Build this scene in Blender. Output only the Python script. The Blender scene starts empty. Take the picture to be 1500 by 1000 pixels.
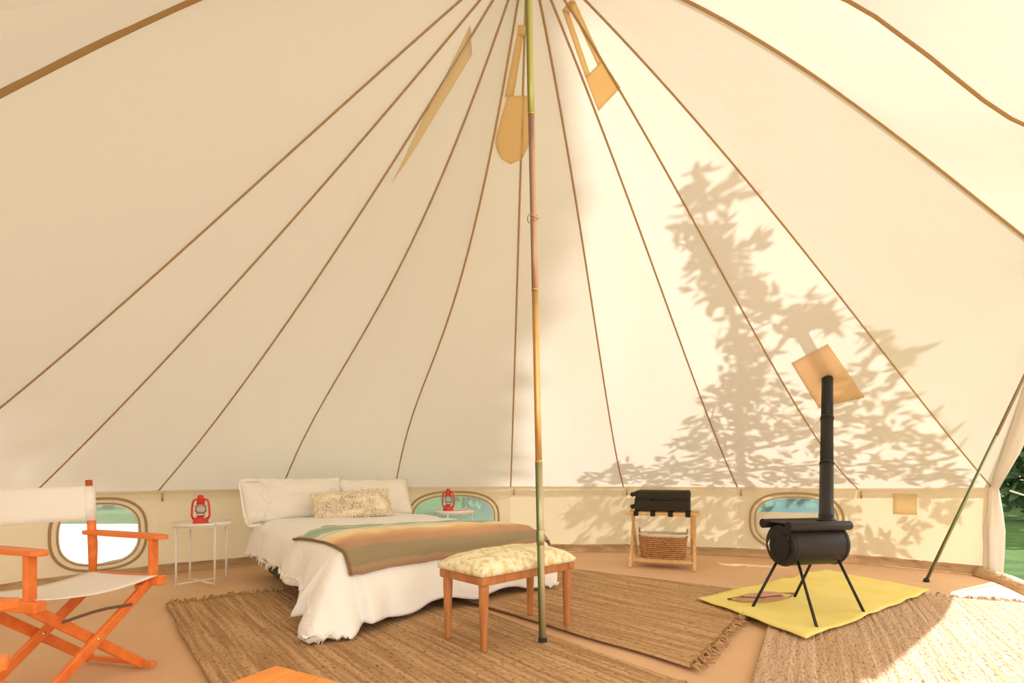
import bpy, bmesh, math, random
import numpy as np
from mathutils import Vector, Matrix, noise
from mathutils.bvhtree import BVHTree
random.seed(7)
scn = bpy.context.scene
COL = scn.collection
PI = math.pi
V = Vector
# ------------------------------------------------------------ camera
EYE = V((0, 0, .97)); FPX = 760.0; HY = 692.0
cam = bpy.data.cameras.new('camera'); cam.sensor_width = 36; cam.lens = FPX / 1500 * 36
cam.shift_y = (HY - 500) / 1500; cam.clip_start = .05; cam.clip_end = 300
co = bpy.data.objects.new('camera', cam); co.location = EYE; co.rotation_euler = (PI / 2, 0, 0)
COL.objects.link(co); scn.camera = co
# ------------------------------------------------------------ light
scn.view_settings.view_transform = 'Standard'; scn.view_settings.look = 'None'
scn.view_settings.exposure = 0.13; scn.view_settings.gamma = 1
w = bpy.data.worlds.new('sky'); scn.world = w; w.use_nodes = True
bg = w.node_tree.nodes['Background']; bg.inputs[0].default_value = (1.0, .955, .87, 1); bg.inputs[1].default_value = 2.6
SUN_AZ, SUN_EL = math.radians(58), math.radians(36.5)
SUN = V((math.sin(SUN_AZ) * math.cos(SUN_EL), math.cos(SUN_AZ) * math.cos(SUN_EL), math.sin(SUN_EL)))
sl = bpy.data.lights.new('sun', 'SUN'); sl.energy = 10.6; sl.angle = .010; sl.color = (.97, .96, 1.0)
so = bpy.data.objects.new('sun', sl); so.rotation_euler = SUN.to_track_quat('Z', 'Y').to_euler(); so.location = (12, 8, 12)
COL.objects.link(so)

# ------------------------------------------------------------ materials
def mat(name, col, rough=.7, metal=0, noise_s=0, col2=None, bump=0, bump_s=40, stretch=None, spec=.3, coords='Object', detail=4, bdist=.01, translucent=0, tcol=None, sheen=0, nrange=(.35, .65)):
    m = bpy.data.materials.new(name); m.use_nodes = True
    nt = m.node_tree; N = nt.nodes; L = nt.links
    b = N['Principled BSDF']; out = N['Material Output']
    b.inputs['Base Color'].default_value = (*col, 1); b.inputs['Roughness'].default_value = rough
    b.inputs['Metallic'].default_value = metal; b.inputs['Specular IOR Level'].default_value = spec
    if sheen: b.inputs['Sheen Weight'].default_value = sheen
    tc = N.new('ShaderNodeTexCoord'); mp = N.new('ShaderNodeMapping'); L.new(tc.outputs[coords], mp.inputs[0])
    if stretch: mp.inputs['Scale'].default_value = stretch
    colout = None
    if col2 is not None:
        n = N.new('ShaderNodeTexNoise'); n.inputs['Scale'].default_value = noise_s or 8; n.inputs['Detail'].default_value = detail
        L.new(mp.outputs[0], n.inputs['Vector'])
        mr = N.new('ShaderNodeMapRange'); mr.inputs[1].default_value, mr.inputs[2].default_value = nrange
        L.new(n.outputs[0], mr.inputs[0])
        mx = N.new('ShaderNodeMix'); mx.data_type = 'RGBA'; mx.inputs[6].default_value = (*col, 1); mx.inputs[7].default_value = (*col2, 1)
        L.new(mr.outputs[0], mx.inputs[0]); L.new(mx.outputs[2], b.inputs['Base Color']); colout = mx.outputs[2]
    nrm = None
    if bump:
        n2 = N.new('ShaderNodeTexNoise'); n2.inputs['Scale'].default_value = bump_s; n2.inputs['Detail'].default_value = 5
        L.new(mp.outputs[0], n2.inputs['Vector'])
        bp = N.new('ShaderNodeBump'); bp.inputs['Strength'].default_value = bump; bp.inputs['Distance'].default_value = bdist
        L.new(n2.outputs[0], bp.inputs['Height']); L.new(bp.outputs[0], b.inputs['Normal']); nrm = bp.outputs[0]
    if translucent:
        t = N.new('ShaderNodeBsdfTranslucent'); t.inputs[0].default_value = (*(tcol or col), 1)
        if nrm: L.new(nrm, t.inputs['Normal'])
        ms = N.new('ShaderNodeMixShader'); ms.inputs[0].default_value = translucent
        L.new(b.outputs[0], ms.inputs[1]); L.new(t.outputs[0], ms.inputs[2]); L.new(ms.outputs[0], out.inputs[0])
    return m

M = {}
M['canvas'] = mat('cotton_canvas', (.90, .79, .59), .95, spec=0, bump=.3, bump_s=3, bdist=.03, translucent=.5, tcol=(.315, .283, .232), stretch=(1, 1, 2.2))
M['wall_canvas'] = mat('wall_canvas', (.93, .80, .58), .95, spec=0, bump=.5, bump_s=5, bdist=.03, translucent=.3, tcol=(.47, .38, .25))
M['double'] = mat('double_canvas', (.80, .66, .44), .95, spec=0, translucent=.4, tcol=(.7, .55, .35))
M['pocket'] = mat('pocket_canvas', (.86, .72, .48), .95, spec=0, translucent=.7, tcol=(.97, .82, .52))
M['wedge'] = mat('hood_canvas', (.86, .76, .56), .95, spec=0, translucent=.75, tcol=(.97, .88, .68))
M['seam'] = mat('seam_tape', (.68, .50, .27), .9, spec=0, translucent=.5, tcol=(.65, .45, .22))
M['mudflap'] = mat('mudflap', (.46, .29, .15), .7, bump=.7, bump_s=9, bdist=.03, spec=.15, col2=(.62, .42, .24), noise_s=4, stretch=(1, 1, 3))
M['groundsheet'] = mat('groundsheet', (.76, .49, .29), .75, col2=(.70, .44, .25), noise_s=1.3, bump=.3, bump_s=3, bdist=.03, spec=.15)
M['white_cloth'] = mat('white_cotton', (.95, .92, .87), .95, spec=.05, bump=.5, bump_s=7, bdist=.03, sheen=.1)
M['pillow'] = mat('pillow_cotton', (.92, .86, .77), .95, spec=.05, bump=.35, bump_s=6, bdist=.03)
M['shag'] = mat('shaggy_wool', (.98, .86, .68), 1, spec=0, bump=.25, bump_s=45, bdist=.03, col2=(.93, .77, .55), noise_s=14)
M['dark_base'] = mat('dark_base', (.07, .065, .045), .8, col2=(.10, .09, .06), noise_s=20)
M['mattress'] = mat('mattress_ticking', (.75, .70, .62), .9)
M['teak'] = mat('bench_wood', (.55, .22, .07), .45, col2=(.42, .15, .045), noise_s=5, stretch=(6, 6, .8), spec=.4)
M['bench_fabric'] = mat('patterned_fabric', (.92, .84, .60), .95, col2=(.76, .60, .28), noise_s=28, detail=2.5, nrange=(.46, .62), bump=.3, bump_s=60, spec=.05)
M['orange'] = mat('orange_wood', (.85, .23, .045), .42, col2=(.74, .17, .03), noise_s=4, stretch=(1, 5, 5), spec=.4)
M['sling'] = mat('cream_sling', (.97, .93, .85), .95, spec=.03, bump=.2, bump_s=120, translucent=.1, tcol=(.8, .7, .5))
M['brass'] = mat('brass', (.75, .55, .28), .35, 1)
M['dark_link'] = mat('dark_link', (.22, .13, .09), .4, .6)
M['redmetal'] = mat('red_enamel', (.72, .035, .02), .3, spec=.6)
M['redcap'] = mat('red_cap', (.45, .07, .03), .5)
M['steel'] = mat('steel_wire', (.7, .68, .65), .3, 1)
M['white_metal'] = mat('white_metal', (.88, .82, .74), .45, spec=.3)
M['black'] = mat('black_plastic', (.022, .02, .015), .55, bump=.2, bump_s=60)
M['suitcase'] = mat('suitcase_fabric', (.035, .03, .018), .7, bump=.3, bump_s=150, spec=.25)
M['strap'] = mat('black_strap', (.02, .018, .014), .8)
M['pine'] = mat('pale_wood', (.80, .52, .24), .5, col2=(.68, .40, .16), noise_s=6, stretch=(6, 6, 1))
M['wicker'] = mat('wicker', (.58, .30, .13), .7, col2=(.42, .19, .07), noise_s=30)
M['liner'] = mat('basket_liner', (.88, .78, .60), .95)
M['iron'] = mat('black_iron', (.022, .019, .018), .45, bump=.15, bump_s=30, spec=.3)
M['ironmatte'] = mat('flue_iron', (.032, .027, .023), .65, bump=.2, bump_s=20, spec=.2)
M['mat_yellow'] = mat('yellow_mat', (.88, .74, .26), .85, col2=(.84, .68, .20), noise_s=3, bump=.35, bump_s=5, bdist=.03, spec=.1)
M['leather'] = mat('pinkish_leather', (.62, .34, .22), .7, col2=(.54, .28, .17), noise_s=6)
M['jack'] = mat('flue_patch', (.86, .70, .50), .8, spec=.1, translucent=.65, tcol=(.97, .82, .62))
M['rope'] = mat('cotton_rope', (.80, .74, .62), .9)
M['dark_rubber'] = mat('dark_item', (.05, .05, .06), .5)
M['paper'] = mat('paper', (.85, .80, .70), .8, col2=(.65, .52, .40), noise_s=25)
M['grass'] = mat('lawn_grass', (.055, .115, .025), .9, col2=(.095, .17, .045), noise_s=3, bump=1, bump_s=60, bdist=.05, spec=.05)
M['gravel'] = mat('pale_gravel', (.48, .46, .42), .95, col2=(.34, .33, .30), noise_s=30, bump=.6, bump_s=50)
M['leaf'] = mat('leaf', (.055, .12, .03), .6, col2=(.09, .17, .04), noise_s=2, translucent=.15, tcol=(.15, .3, .04))
M['leaf_far'] = mat('hedge_leaf', (.035, .07, .028), .7, col2=(.07, .115, .045), noise_s=1.5, translucent=.15, tcol=(.15, .3, .05))
M['bark'] = mat('bark', (.16, .11, .07), .9, bump=.6, bump_s=20)
M['curtain'] = mat('door_curtain', (.88, .82, .74), .95, spec=0, translucent=.4, tcol=(.75, .66, .55), bump=.3, bump_s=6, bdist=.03)

def glass(name, tint, diff, fac):
    m = bpy.data.materials.new(name); m.use_nodes = True; nt = m.node_tree; N = nt.nodes; L = nt.links
    N.remove(N['Principled BSDF'])
    t = N.new('ShaderNodeBsdfTransparent'); t.inputs[0].default_value = (*tint, 1)
    g = N.new('ShaderNodeBsdfGlossy'); g.inputs['Roughness'].default_value = .08
    d = N.new('ShaderNodeBsdfDiffuse'); d.inputs[0].default_value = (*diff, 1)
    tl = N.new('ShaderNodeBsdfTranslucent'); tl.inputs[0].default_value = (*diff, 1)
    m0 = N.new('ShaderNodeMixShader'); m0.inputs[0].default_value = .5
    L.new(d.outputs[0], m0.inputs[1]); L.new(tl.outputs[0], m0.inputs[2])
    m1 = N.new('ShaderNodeMixShader'); m1.inputs[0].default_value = fac
    L.new(t.outputs[0], m1.inputs[1]); L.new(m0.outputs[0], m1.inputs[2])
    f = N.new('ShaderNodeFresnel'); f.inputs[0].default_value = 1.3
    m2 = N.new('ShaderNodeMixShader'); L.new(f.outputs[0], m2.inputs[0])
    L.new(m1.outputs[0], m2.inputs[1]); L.new(g.outputs[0], m2.inputs[2])
    L.new(m2.outputs[0], N['Material Output'].inputs[0]); return m
M['pane'] = glass('window_film_sky_teal', (.85, .92, .88), (.45, .58, .52), .5)  # teal of the reflected sky is painted into the film
M['pane_clear'] = glass('window_film_clear', (.95, 1, .97), (.8, .85, .8), .3)
M['pane_sky_blue'] = glass('window_film_sky_blue', (.7, .82, .85), (.22, .36, .38), .6)  # blue-grey film colour stands in for the sky's reflection
M['globe'] = glass('lantern_glass', (.95, .95, .98), (.8, .8, .85), .35)
M['mesh_net'] = glass('bug_net', (1, .97, .9), (.9, .85, .7), .2)

def pole_mat(name, c1, c2, c3):
    # iridescent passivated zinc: the tint drifts across the tube
    m = bpy.data.materials.new(name); m.use_nodes = True; N = m.node_tree.nodes; L = m.node_tree.links; b = N['Principled BSDF']
    tc = N.new('ShaderNodeTexCoord'); s = N.new('ShaderNodeSeparateXYZ'); L.new(tc.outputs['Normal'], s.inputs[0])
    r = N.new('ShaderNodeValToRGB'); mr = N.new('ShaderNodeMapRange'); mr.inputs[1].default_value = -1; mr.inputs[2].default_value = 1
    L.new(s.outputs[0], mr.inputs[0]); L.new(mr.outputs[0], r.inputs[0])
    r.color_ramp.elements[0].position = .15; r.color_ramp.elements[0].color = (*c1, 1)
    r.color_ramp.elements[1].position = .85; r.color_ramp.elements[1].color = (*c3, 1)
    e = r.color_ramp.elements.new(.5); e.color = (*c2, 1)
    L.new(r.outputs[0], b.inputs['Base Color']); b.inputs['Metallic'].default_value = .55; b.inputs['Roughness'].default_value = .35
    return m
M['zinc_green'] = pole_mat('zinc_green', (.22, .24, .06), (.55, .58, .14), (.70, .66, .35))
M['zinc_pink'] = pole_mat('zinc_pink', (.28, .20, .15), (.62, .36, .27), (.80, .55, .38))
M['zinc_orange'] = pole_mat('zinc_orange', (.50, .27, .08), (.82, .48, .18), (.85, .66, .26))
M['zinc_dark'] = pole_mat('zinc_dark', (.12, .16, .07), (.42, .42, .20), (.60, .50, .35))

def rug_mat(name, c1, c2, c3, thread=26, axis='x'):
    # stripes run along local y
    m = bpy.data.materials.new(name); m.use_nodes = True; N = m.node_tree.nodes; L = m.node_tree.links; b = N['Principled BSDF']
    b.inputs['Roughness'].default_value = 1; b.inputs['Specular IOR Level'].default_value = 0
    tc = N.new('ShaderNodeTexCoord')
    m1 = N.new('ShaderNodeMapping'); m1.inputs['Scale'].default_value = (thread, 1.2, 1); L.new(tc.outputs['Object'], m1.inputs[0])
    n1 = N.new('ShaderNodeTexNoise'); n1.inputs['Scale'].default_value = 1; n1.inputs['Detail'].default_value = 3; L.new(m1.outputs[0], n1.inputs['Vector'])
    m2 = N.new('ShaderNodeMapping'); m2.inputs['Scale'].default_value = (75, 26, 1); L.new(tc.outputs['Object'], m2.inputs[0])
    n2 = N.new('ShaderNodeTexNoise'); n2.inputs['Scale'].default_value = 1; n2.inputs['Detail'].default_value = 2; L.new(m2.outputs[0], n2.inputs['Vector'])
    r1 = N.new('ShaderNodeMapRange'); r1.inputs[1].default_value = .38; r1.inputs[2].default_value = .62; L.new(n1.outputs[0], r1.inputs[0])
    x1 = N.new('ShaderNodeMix'); x1.data_type = 'RGBA'; x1.inputs[6].default_value = (*c1, 1); x1.inputs[7].default_value = (*c2, 1); L.new(r1.outputs[0], x1.inputs[0])
    r2 = N.new('ShaderNodeMapRange'); r2.inputs[1].default_value = .56; r2.inputs[2].default_value = .72; L.new(n2.outputs[0], r2.inputs[0])
    x2 = N.new('ShaderNodeMix'); x2.data_type = 'RGBA'; x2.inputs[7].default_value = (*c3, 1); L.new(x1.outputs[2], x2.inputs[6]); L.new(r2.outputs[0], x2.inputs[0])
    L.new(x2.outputs[2], b.inputs['Base Color'])
    ad = N.new('ShaderNodeMath'); ad.operation = 'SUBTRACT'; L.new(n1.outputs[0], ad.inputs[0]); L.new(n2.outputs[0], ad.inputs[1])
    bp = N.new('ShaderNodeBump'); bp.inputs['Strength'].default_value = .9; bp.inputs['Distance'].default_value = .016
    L.new(ad.outputs[0], bp.inputs['Height']); L.new(bp.outputs[0], b.inputs['Normal']); return m
M['jute'] = rug_mat('jute_weave', (.64, .41, .22), (.43, .25, .125), (.28, .15, .07), 38)
M['jute_pale'] = rug_mat('pale_jute_weave', (.66, .47, .32), (.54, .36, .22), (.34, .18, .10), 30)
M['fringe_pale'] = mat('pale_fringe', (.72, .55, .40), 1, spec=0, col2=(.58, .40, .26), noise_s=20)
M['fringe'] = mat('jute_fringe', (.52, .32, .16), 1, spec=0, col2=(.38, .21, .09), noise_s=20)

# ------------------------------------------------------------ mesh helpers
class MB:
    def __init__(s): s.v = []; s.f = []
    def add(s, vs, fs):
        o = len(s.v); s.v += [V(v) for v in vs]; s.f += [tuple(i + o for i in f) for f in fs]; return s
    def box(s, c, d, rot=None):
        c = V(c); vs = []
        for x in (-.5, .5):
            for y in (-.5, .5):
                for z in (-.5, .5):
                    p = V((x * d[0], y * d[1], z * d[2]))
                    if rot: p = rot @ p
                    vs.append(c + p)
        return s.add(vs, [(0, 1, 3, 2), (4, 6, 7, 5), (0, 4, 5, 1), (2, 3, 7, 6), (0, 2, 6, 4), (1, 5, 7, 3)])
    def beam(s, a, b, w, h, up=(0, 0, 1), w2=None, h2=None):
        a, b = V(a), V(b); d = (b - a).normalized(); up = V(up)
        sx = d.cross(up)
        if sx.length < 1e-4: sx = d.cross(V((1, 0, 0)))
        sx.normalize(); sz = sx.cross(d); w2 = w if w2 is None else w2; h2 = h if h2 is None else h2
        vs = []
        for p, ww, hh in ((a, w, h), (b, w2, h2)):
            for i, j in ((-1, -1), (1, -1), (1, 1), (-1, 1)): vs.append(p + sx * (i * ww / 2) + sz * (j * hh / 2))
        return s.add(vs, [(3, 2, 1, 0), (4, 5, 6, 7), (0, 1, 5, 4), (1, 2, 6, 5), (2, 3, 7, 6), (3, 0, 4, 7)])
    def tube(s, pts, r, n=8, caps=True, closed=False):
        pts = [V(p) for p in pts]; k = len(pts); rs = r if isinstance(r, (list, tuple)) else [r] * k
        o = len(s.v); prev = None
        for i, p in enumerate(pts):
            if closed: d = pts[(i + 1) % k] - pts[i - 1]
            else: d = pts[min(i + 1, k - 1)] - pts[max(i - 1, 0)]
            d.normalize()
            if prev is None:
                x = d.cross(V((0, 0, 1)))
                if x.length < 1e-3: x = d.cross(V((1, 0, 0)))
            else: x = prev - d * prev.dot(d)
            x.normalize(); prev = x; y = d.cross(x)
            for j in range(n):
                a = 2 * PI * j / n; s.v.append(p + (x * math.cos(a) + y * math.sin(a)) * rs[i])
        for i in range(k if closed else k - 1):
            i2 = (i + 1) % k
            for j in range(n):
                j2 = (j + 1) % n; s.f.append((o + i * n + j, o + i * n + j2, o + i2 * n + j2, o + i2 * n + j))
        if caps and not closed:
            s.f.append(tuple(o + j for j in range(n - 1, -1, -1))); s.f.append(tuple(o + (k - 1) * n + j for j in range(n)))
        return s
    def lathe(s, prof, c=(0, 0, 0), n=24, axis=None):
        c = V(c); o = len(s.v); k = len(prof)
        q = V((0, 0, 1)).rotation_difference(V(axis)) if axis else None
        for r, z in prof:
            for j in range(n):
                a = 2 * PI * j / n; p = V((r * math.cos(a), r * math.sin(a), z))
                if q: p = q @ p
                s.v.append(c + p)
        for i in range(k - 1):
            for j in range(n):
                j2 = (j + 1) % n; s.f.append((o + i * n + j, o + i * n + j2, o + (i + 1) * n + j2, o + (i + 1) * n + j))
        if prof[0][0] > 1e-5: s.f.append(tuple(o + j for j in range(n - 1, -1, -1)))
        if prof[-1][0] > 1e-5: s.f.append(tuple(o + (k - 1) * n + j for j in range(n)))
        return s
    def grid(s, fn, nu, nv):
        o = len(s.v)
        for i in range(nu + 1):
            for j in range(nv + 1): s.v.append(V(fn(i / nu, j / nv)))
        for i in range(nu):
            for j in range(nv):
                a = o + i * (nv + 1) + j; s.f.append((a, a + nv + 1, a + nv + 2, a + 1))
        return s
    def build(s, name, m, parent=None, smooth=False, bevel=0, solid=0, offset=-1, sub=0, seg=2):
        me = bpy.data.meshes.new(name); me.from_pydata([tuple(v) for v in s.v], [], s.f); me.update()
        bm = bmesh.new(); bm.from_mesh(me); bmesh.ops.remove_doubles(bm, verts=bm.verts, dist=1e-5)
        if len(bm.faces) > 0 and not solid: bmesh.ops.recalc_face_normals(bm, faces=bm.faces)
        bm.to_mesh(me); bm.free()
        me.materials.append(m if not isinstance(m, str) else M[m])
        o = bpy.data.objects.new(name, me); COL.objects.link(o)
        if parent: o.parent = parent
        if smooth:
            for p in me.polygons: p.use_smooth = True
        if solid:
            md = o.modifiers.new('solid', 'SOLIDIFY'); md.thickness = solid; md.offset = offset
        if sub:
            md = o.modifiers.new('sub', 'SUBSURF'); md.levels = md.render_levels = sub
        if bevel:
            md = o.modifiers.new('bevel', 'BEVEL'); md.width = bevel; md.segments = seg; md.limit_method = 'ANGLE'; md.angle_limit = .6
        return o

def tag(o, label=None, cat=None, group=None, kind=None):
    if label: o['label'] = label
    if cat: o['category'] = cat
    if group: o['group'] = group
    if kind: o['kind'] = kind
    return o
def thing(name, label=None, cat=None, loc=(0, 0, 0), rz=0, group=None, kind=None):
    o = bpy.data.objects.new(name, None); COL.objects.link(o); o.location = loc; o.rotation_euler = (0, 0, rz); o.empty_display_size = .1
    return tag(o, label, cat, group, kind)
def copy_tree(o, parent=None):
    kids = [c for c in o.children]
    c = o.copy(); COL.objects.link(c); c.parent = parent
    for k in kids: copy_tree(k, c)
    return c

# ============================================================ TENT SHELL
APEX = V((.085, 2.91, 3.95)); CEN = V((.55, 2.7)); AX, BY = 5.0, 3.75
def ring(deg): return V((CEN.x + AX * math.sin(math.radians(deg)), CEN.y + BY * math.cos(math.radians(deg))))
LIN = []
P11 = [(.23, 3.88), (.38, 3.72), (.58, 3.41), (.87, 2.85)]
P12 = [(.38, 3.65), (.46, 3.4), (.59, 2.95), (.8, 2.6)]
seams = []   # (base xy, base z, profile samples)
def sm(deg=None, xy=None, z=.80, pts=None): seams.append((V(xy) if xy else ring(deg), z, pts))
sm(-112, pts=[(.36, 3.08), (.42, 2.92), (.47, 2.71), (.51, 2.50)])
sm(-77, pts=[(.08, 3.67), (.19, 3.34), (.53, 2.22), (.78, 1.39)])
sm(-64.7, pts=[(.13, 3.44), (.44, 2.42)])
sm(-52.3, pts=[(.09, 3.50), (.40, 2.41)])
sm(-37.8, pts=[(.06, 3.70), (.22, 2.98), (.33, 2.54)])
sm(-22.8, pts=[(.05, 3.62), (.21, 2.84), (.28, 2.56)])
sm(-6.5, pts=[(.2, 3.25), (.5, 2.25)])
sm(9.5, pts=[(.09, 3.85), (.18, 3.56), (.33, 3.03), (.5, 2.33)])
sm(24.9, pts=[(.07, 3.83), (.16, 3.57), (.3, 2.96)])
sm(39.5, pts=[(.08, 3.81), (.17, 3.48), (.32, 2.91), (.53, 2.09), (.78, 1.40)])
sm(xy=(4.52, 4.88), z=.83, pts=[(.09, 3.8), (.23, 3.38), (.30, 3.16), (.49, 2.48), (.57, 2.25), (.9, 1.24)])
sm(xy=(4.56, 4.25), z=2.62, pts=P11)
sm(xy=(4.90, 3.0), z=2.6, pts=P12)
sm(xy=(5.10, 1.55), z=.83, pts=[(.38, 3.45), (.59, 2.75), (.8, 1.9)])
for d, z in ((122, .8), (138, 1.2), (154, 2.4), (170, 2.7), (186, 2.7), (202, 2.4), (218, 1.2), (233, .8)): sm(d, z=z, pts=[(.36, 3.02), (.51, 2.45)] if d == 233 else [(.4, 3.2), (.6, 2.5), (.8, 1.7)] if d == 122 else None)  # front seams raised so skylight enters behind the camera
NS = len(seams)
def cat(t, P):
    k = max(j for j in range(len(P) - 1) if P[j][0] <= t + 1e-9 or j == 0)
    p0 = P[max(k - 1, 0)]; p1 = P[k]; p2 = P[k + 1]; p3 = P[min(k + 2, len(P) - 1)]
    m1 = (p2[1] - p0[1]) / (p2[0] - p0[0]); m2 = (p3[1] - p1[1]) / (p3[0] - p1[0]); h = p2[0] - p1[0]; x = (t - p1[0]) / h
    return (2*x**3 - 3*x*x + 1) * p1[1] + (x**3 - 2*x*x + x) * h * m1 + (3*x*x - 2*x**3) * p2[1] + (x**3 - x*x) * h * m2
P12F = [(0, 3.95), (.2, 3.92), (.38, 3.65), (.46, 3.4), (.59, 2.96), (.8, 2.72), (1, 2.6)]
def fit(zb, pts):
    ts, zs, ws = [0, 1], [3.95, zb], [30, 60]
    if pts:
        for t, z in pts: ts.append(t); zs.append(z); ws.append(6)
        if max(p[0] for p in pts) < .6 and zb < 1:
            for t in (.65, .85): ts.append(t); zs.append(3.95 - (3.95 - zb) * t - .20 * t * (1 - t)); ws.append(6)
        deg = 3 if len(pts) > 2 else 2
    else:
        for t in (.3, .5, .75): ts.append(t); zs.append(3.95 - (3.95 - zb) * t - .22 * t * (1 - t)); ws.append(6)
        deg = 2
    return np.polyfit(ts, zs, deg, w=ws)
PF = [fit(z, p) for _, z, p in seams]
def seam_pt(i, t):
    i %= NS; b, zb, _ = seams[i]
    z = float(np.polyval(PF[i], t))
    if i == 12: return V((APEX.x + (b.x - APEX.x) * t, APEX.y + (b.y - APEX.y) * t, cat(t, P12F)))
    z = z + (zb - float(np.polyval(PF[i], 1))) * t + (3.95 - float(np.polyval(PF[i], 0))) * (1 - t)
    return V((APEX.x + (b.x - APEX.x) * t, APEX.y + (b.y - APEX.y) * t, z))
def wrinkle(p, t, e):
    q = p * 1.6
    n1 = noise.noise(q) * .022
    n2 = noise.noise(V((p.x * 5, p.y * 5, p.z * 1.5))) * .009
    return (n1 + n2) * min(1, t * 3) * min(1, e * 6) * min(1, (1 - t) * 8)
def roof_pt(i, t, s):
    a, b = seam_pt(i, t), seam_pt(i + 1, t); p = a.lerp(b, s)
    wdt = (a - b).length; e = min(s, 1 - s)
    sag = .030 * wdt * 4 * s * (1 - s) * math.sin(PI * min(1, t * 1.0)) ** .6 if 0 < t < 1 else 0
    c = V((APEX.x - p.x, APEX.y - p.y, 0)); c = c.normalized() if c.length > .01 else V((0, 0, 0))
    n = (c * .55 + V((0, 0, -.83)))
    tension = 0
    if t > .72:   # corner folds fanning from the eave pegs
        k = (t - .72) / .28; tension = .016 * math.sin(PI * min(1, (1 - k) * 3)) * math.sin((s * 3.2 + (1 - t) * 9) * PI * 2) * min(1, e * 5) * k
    return p + n * (sag + wrinkle(p, t, e) + tension)
ceiling = thing('ceiling', 'pale cream pleated canvas bell tent roof rising to the pole', None, (0, 0, 0), kind='structure')
allv, allf = [], []
for i in range(NS):
    mb = MB().grid(lambda u, v: roof_pt(i, .012 + u * .988, v), 40, 14)
    o_ = len(allv); allv += mb.v; allf += [tuple(k + o_ for k in f) for f in mb.f]
    mb.build('roof_panel', 'canvas', ceiling, smooth=True)
bvh = BVHTree.FromPolygons([tuple(v) for v in allv], allf)
def look(px, py): return V(((px - 750) / FPX, 1, (HY - py) / FPX)).normalized()
def on_canvas(px, py, off=0):
    h = bvh.ray_cast(EYE, look(px, py))
    if h[0] is None: return None
    p, n = h[0], h[1]
    if n.dot(look(px, py)) > 0: n = -n
    return p + n * off
def G(px, py, z=0):
    d = (EYE.z - z) * FPX / (py - HY); return V(((px - 750) / FPX * d, d, z))
def inward(p):
    c = V((APEX.x - p.x, APEX.y - p.y, -1.2)); return c.normalized()
for i in range(NS):
    if i in (13, 14, NS - 1): continue
    pts = [seam_pt(i, .02 + .98 * k / 30) for k in range(31)]
    wd = {0: .036, 11: .026, 12: .019}.get(i, .009)
    mb = MB(); n = len(pts); tan = V((pts[-1].x - pts[0].x, pts[-1].y - pts[0].y, 0)).normalized(); side = V((-tan.y, tan.x, 0))
    def sf(u, v):
        p = pts[int(round(u * 30))]; a = (v - .5) * 2
        return p + side * (a * wd / 2 * (1 if abs(a) < 1.1 else 1)) + inward(p) * (.006 + .005 * (1 - a * a))
    mb.grid(sf, 30, 4).build('seam', 'seam', ceiling, smooth=True, solid=.004)
# crown cone round the pole head
MB().lathe([(.16, 3.80), (.09, 3.93), (.05, 4.02), (.03, 4.1)], (APEX.x, APEX.y, 0)).build('crown_cap', 'double', ceiling, smooth=True, solid=.004)

# walls: one strip per bay
def side_of(i):
    if 1 <= i <= 3: return 'left'
    if 4 <= i <= 7: return 'back'
    if 8 <= i <= 9: return 'right'
    return 'front'
walls = {k: thing('wall_' + k, lab, None, kind='structure') for k, lab in (('left', 'low canvas tent wall at the left with a D-shaped window'), ('back', 'low canvas tent wall behind the bed head'), ('right', 'low canvas tent wall behind the stove'), ('front', 'low canvas tent wall behind the viewer'))}
boards = {k: thing('baseboard_' + k, 'wrinkled brown mudflap along the tent wall foot', None, kind='structure') for k in walls}
eaves = {k: thing('trim_' + str(n), 'stitched eave hem along the top of the tent wall', None, kind='structure') for n, k in enumerate(walls, 1)}
WIN = {2: (.50, 'pane_clear'), 5: (.50, 'pane'), 8: (.50, 'pane_sky_blue')}
wallv, wallf = [], []
def superell(th, a, b, n): c, s = math.cos(th), math.sin(th); return (a * math.copysign(abs(c) ** (2 / n), c), b * math.copysign(abs(s) ** (2 / n), s))
def wall_fn(i):
    a, za = seams[i][0], seams[i][1]; b, zb = seams[(i + 1) % NS][0], seams[(i + 1) % NS][1]
    za, zb = min(za, .83), min(zb, .83)
    d = b - a; wd = d.length; nrm = V((-d.y, d.x, 0)).normalized()
    mid = (a + b) / 2
    if nrm.dot(V((mid.x - APEX.x, mid.y - APEX.y, 0))) < 0: nrm = -nrm
    def f(s, z, off=0):
        zt = za + (zb - za) * s; p = a + d * s; e = min(s, 1 - s)
        k = noise.noise(V((p.x * 2.2, p.y * 2.2, z * 2 + 7))) * .022 * min(1, e * 8) * min(1, z * 5) * min(1, max(0, (zt - z) * 8))
        k -= .02 * math.sin(PI * min(1, max(0, z / zt))) * 4 * s * (1 - s)
        return V((p.x, p.y, min(z, zt))) + nrm * (k + off)
    return f, wd, nrm, za, zb
nwin = 0
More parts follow.
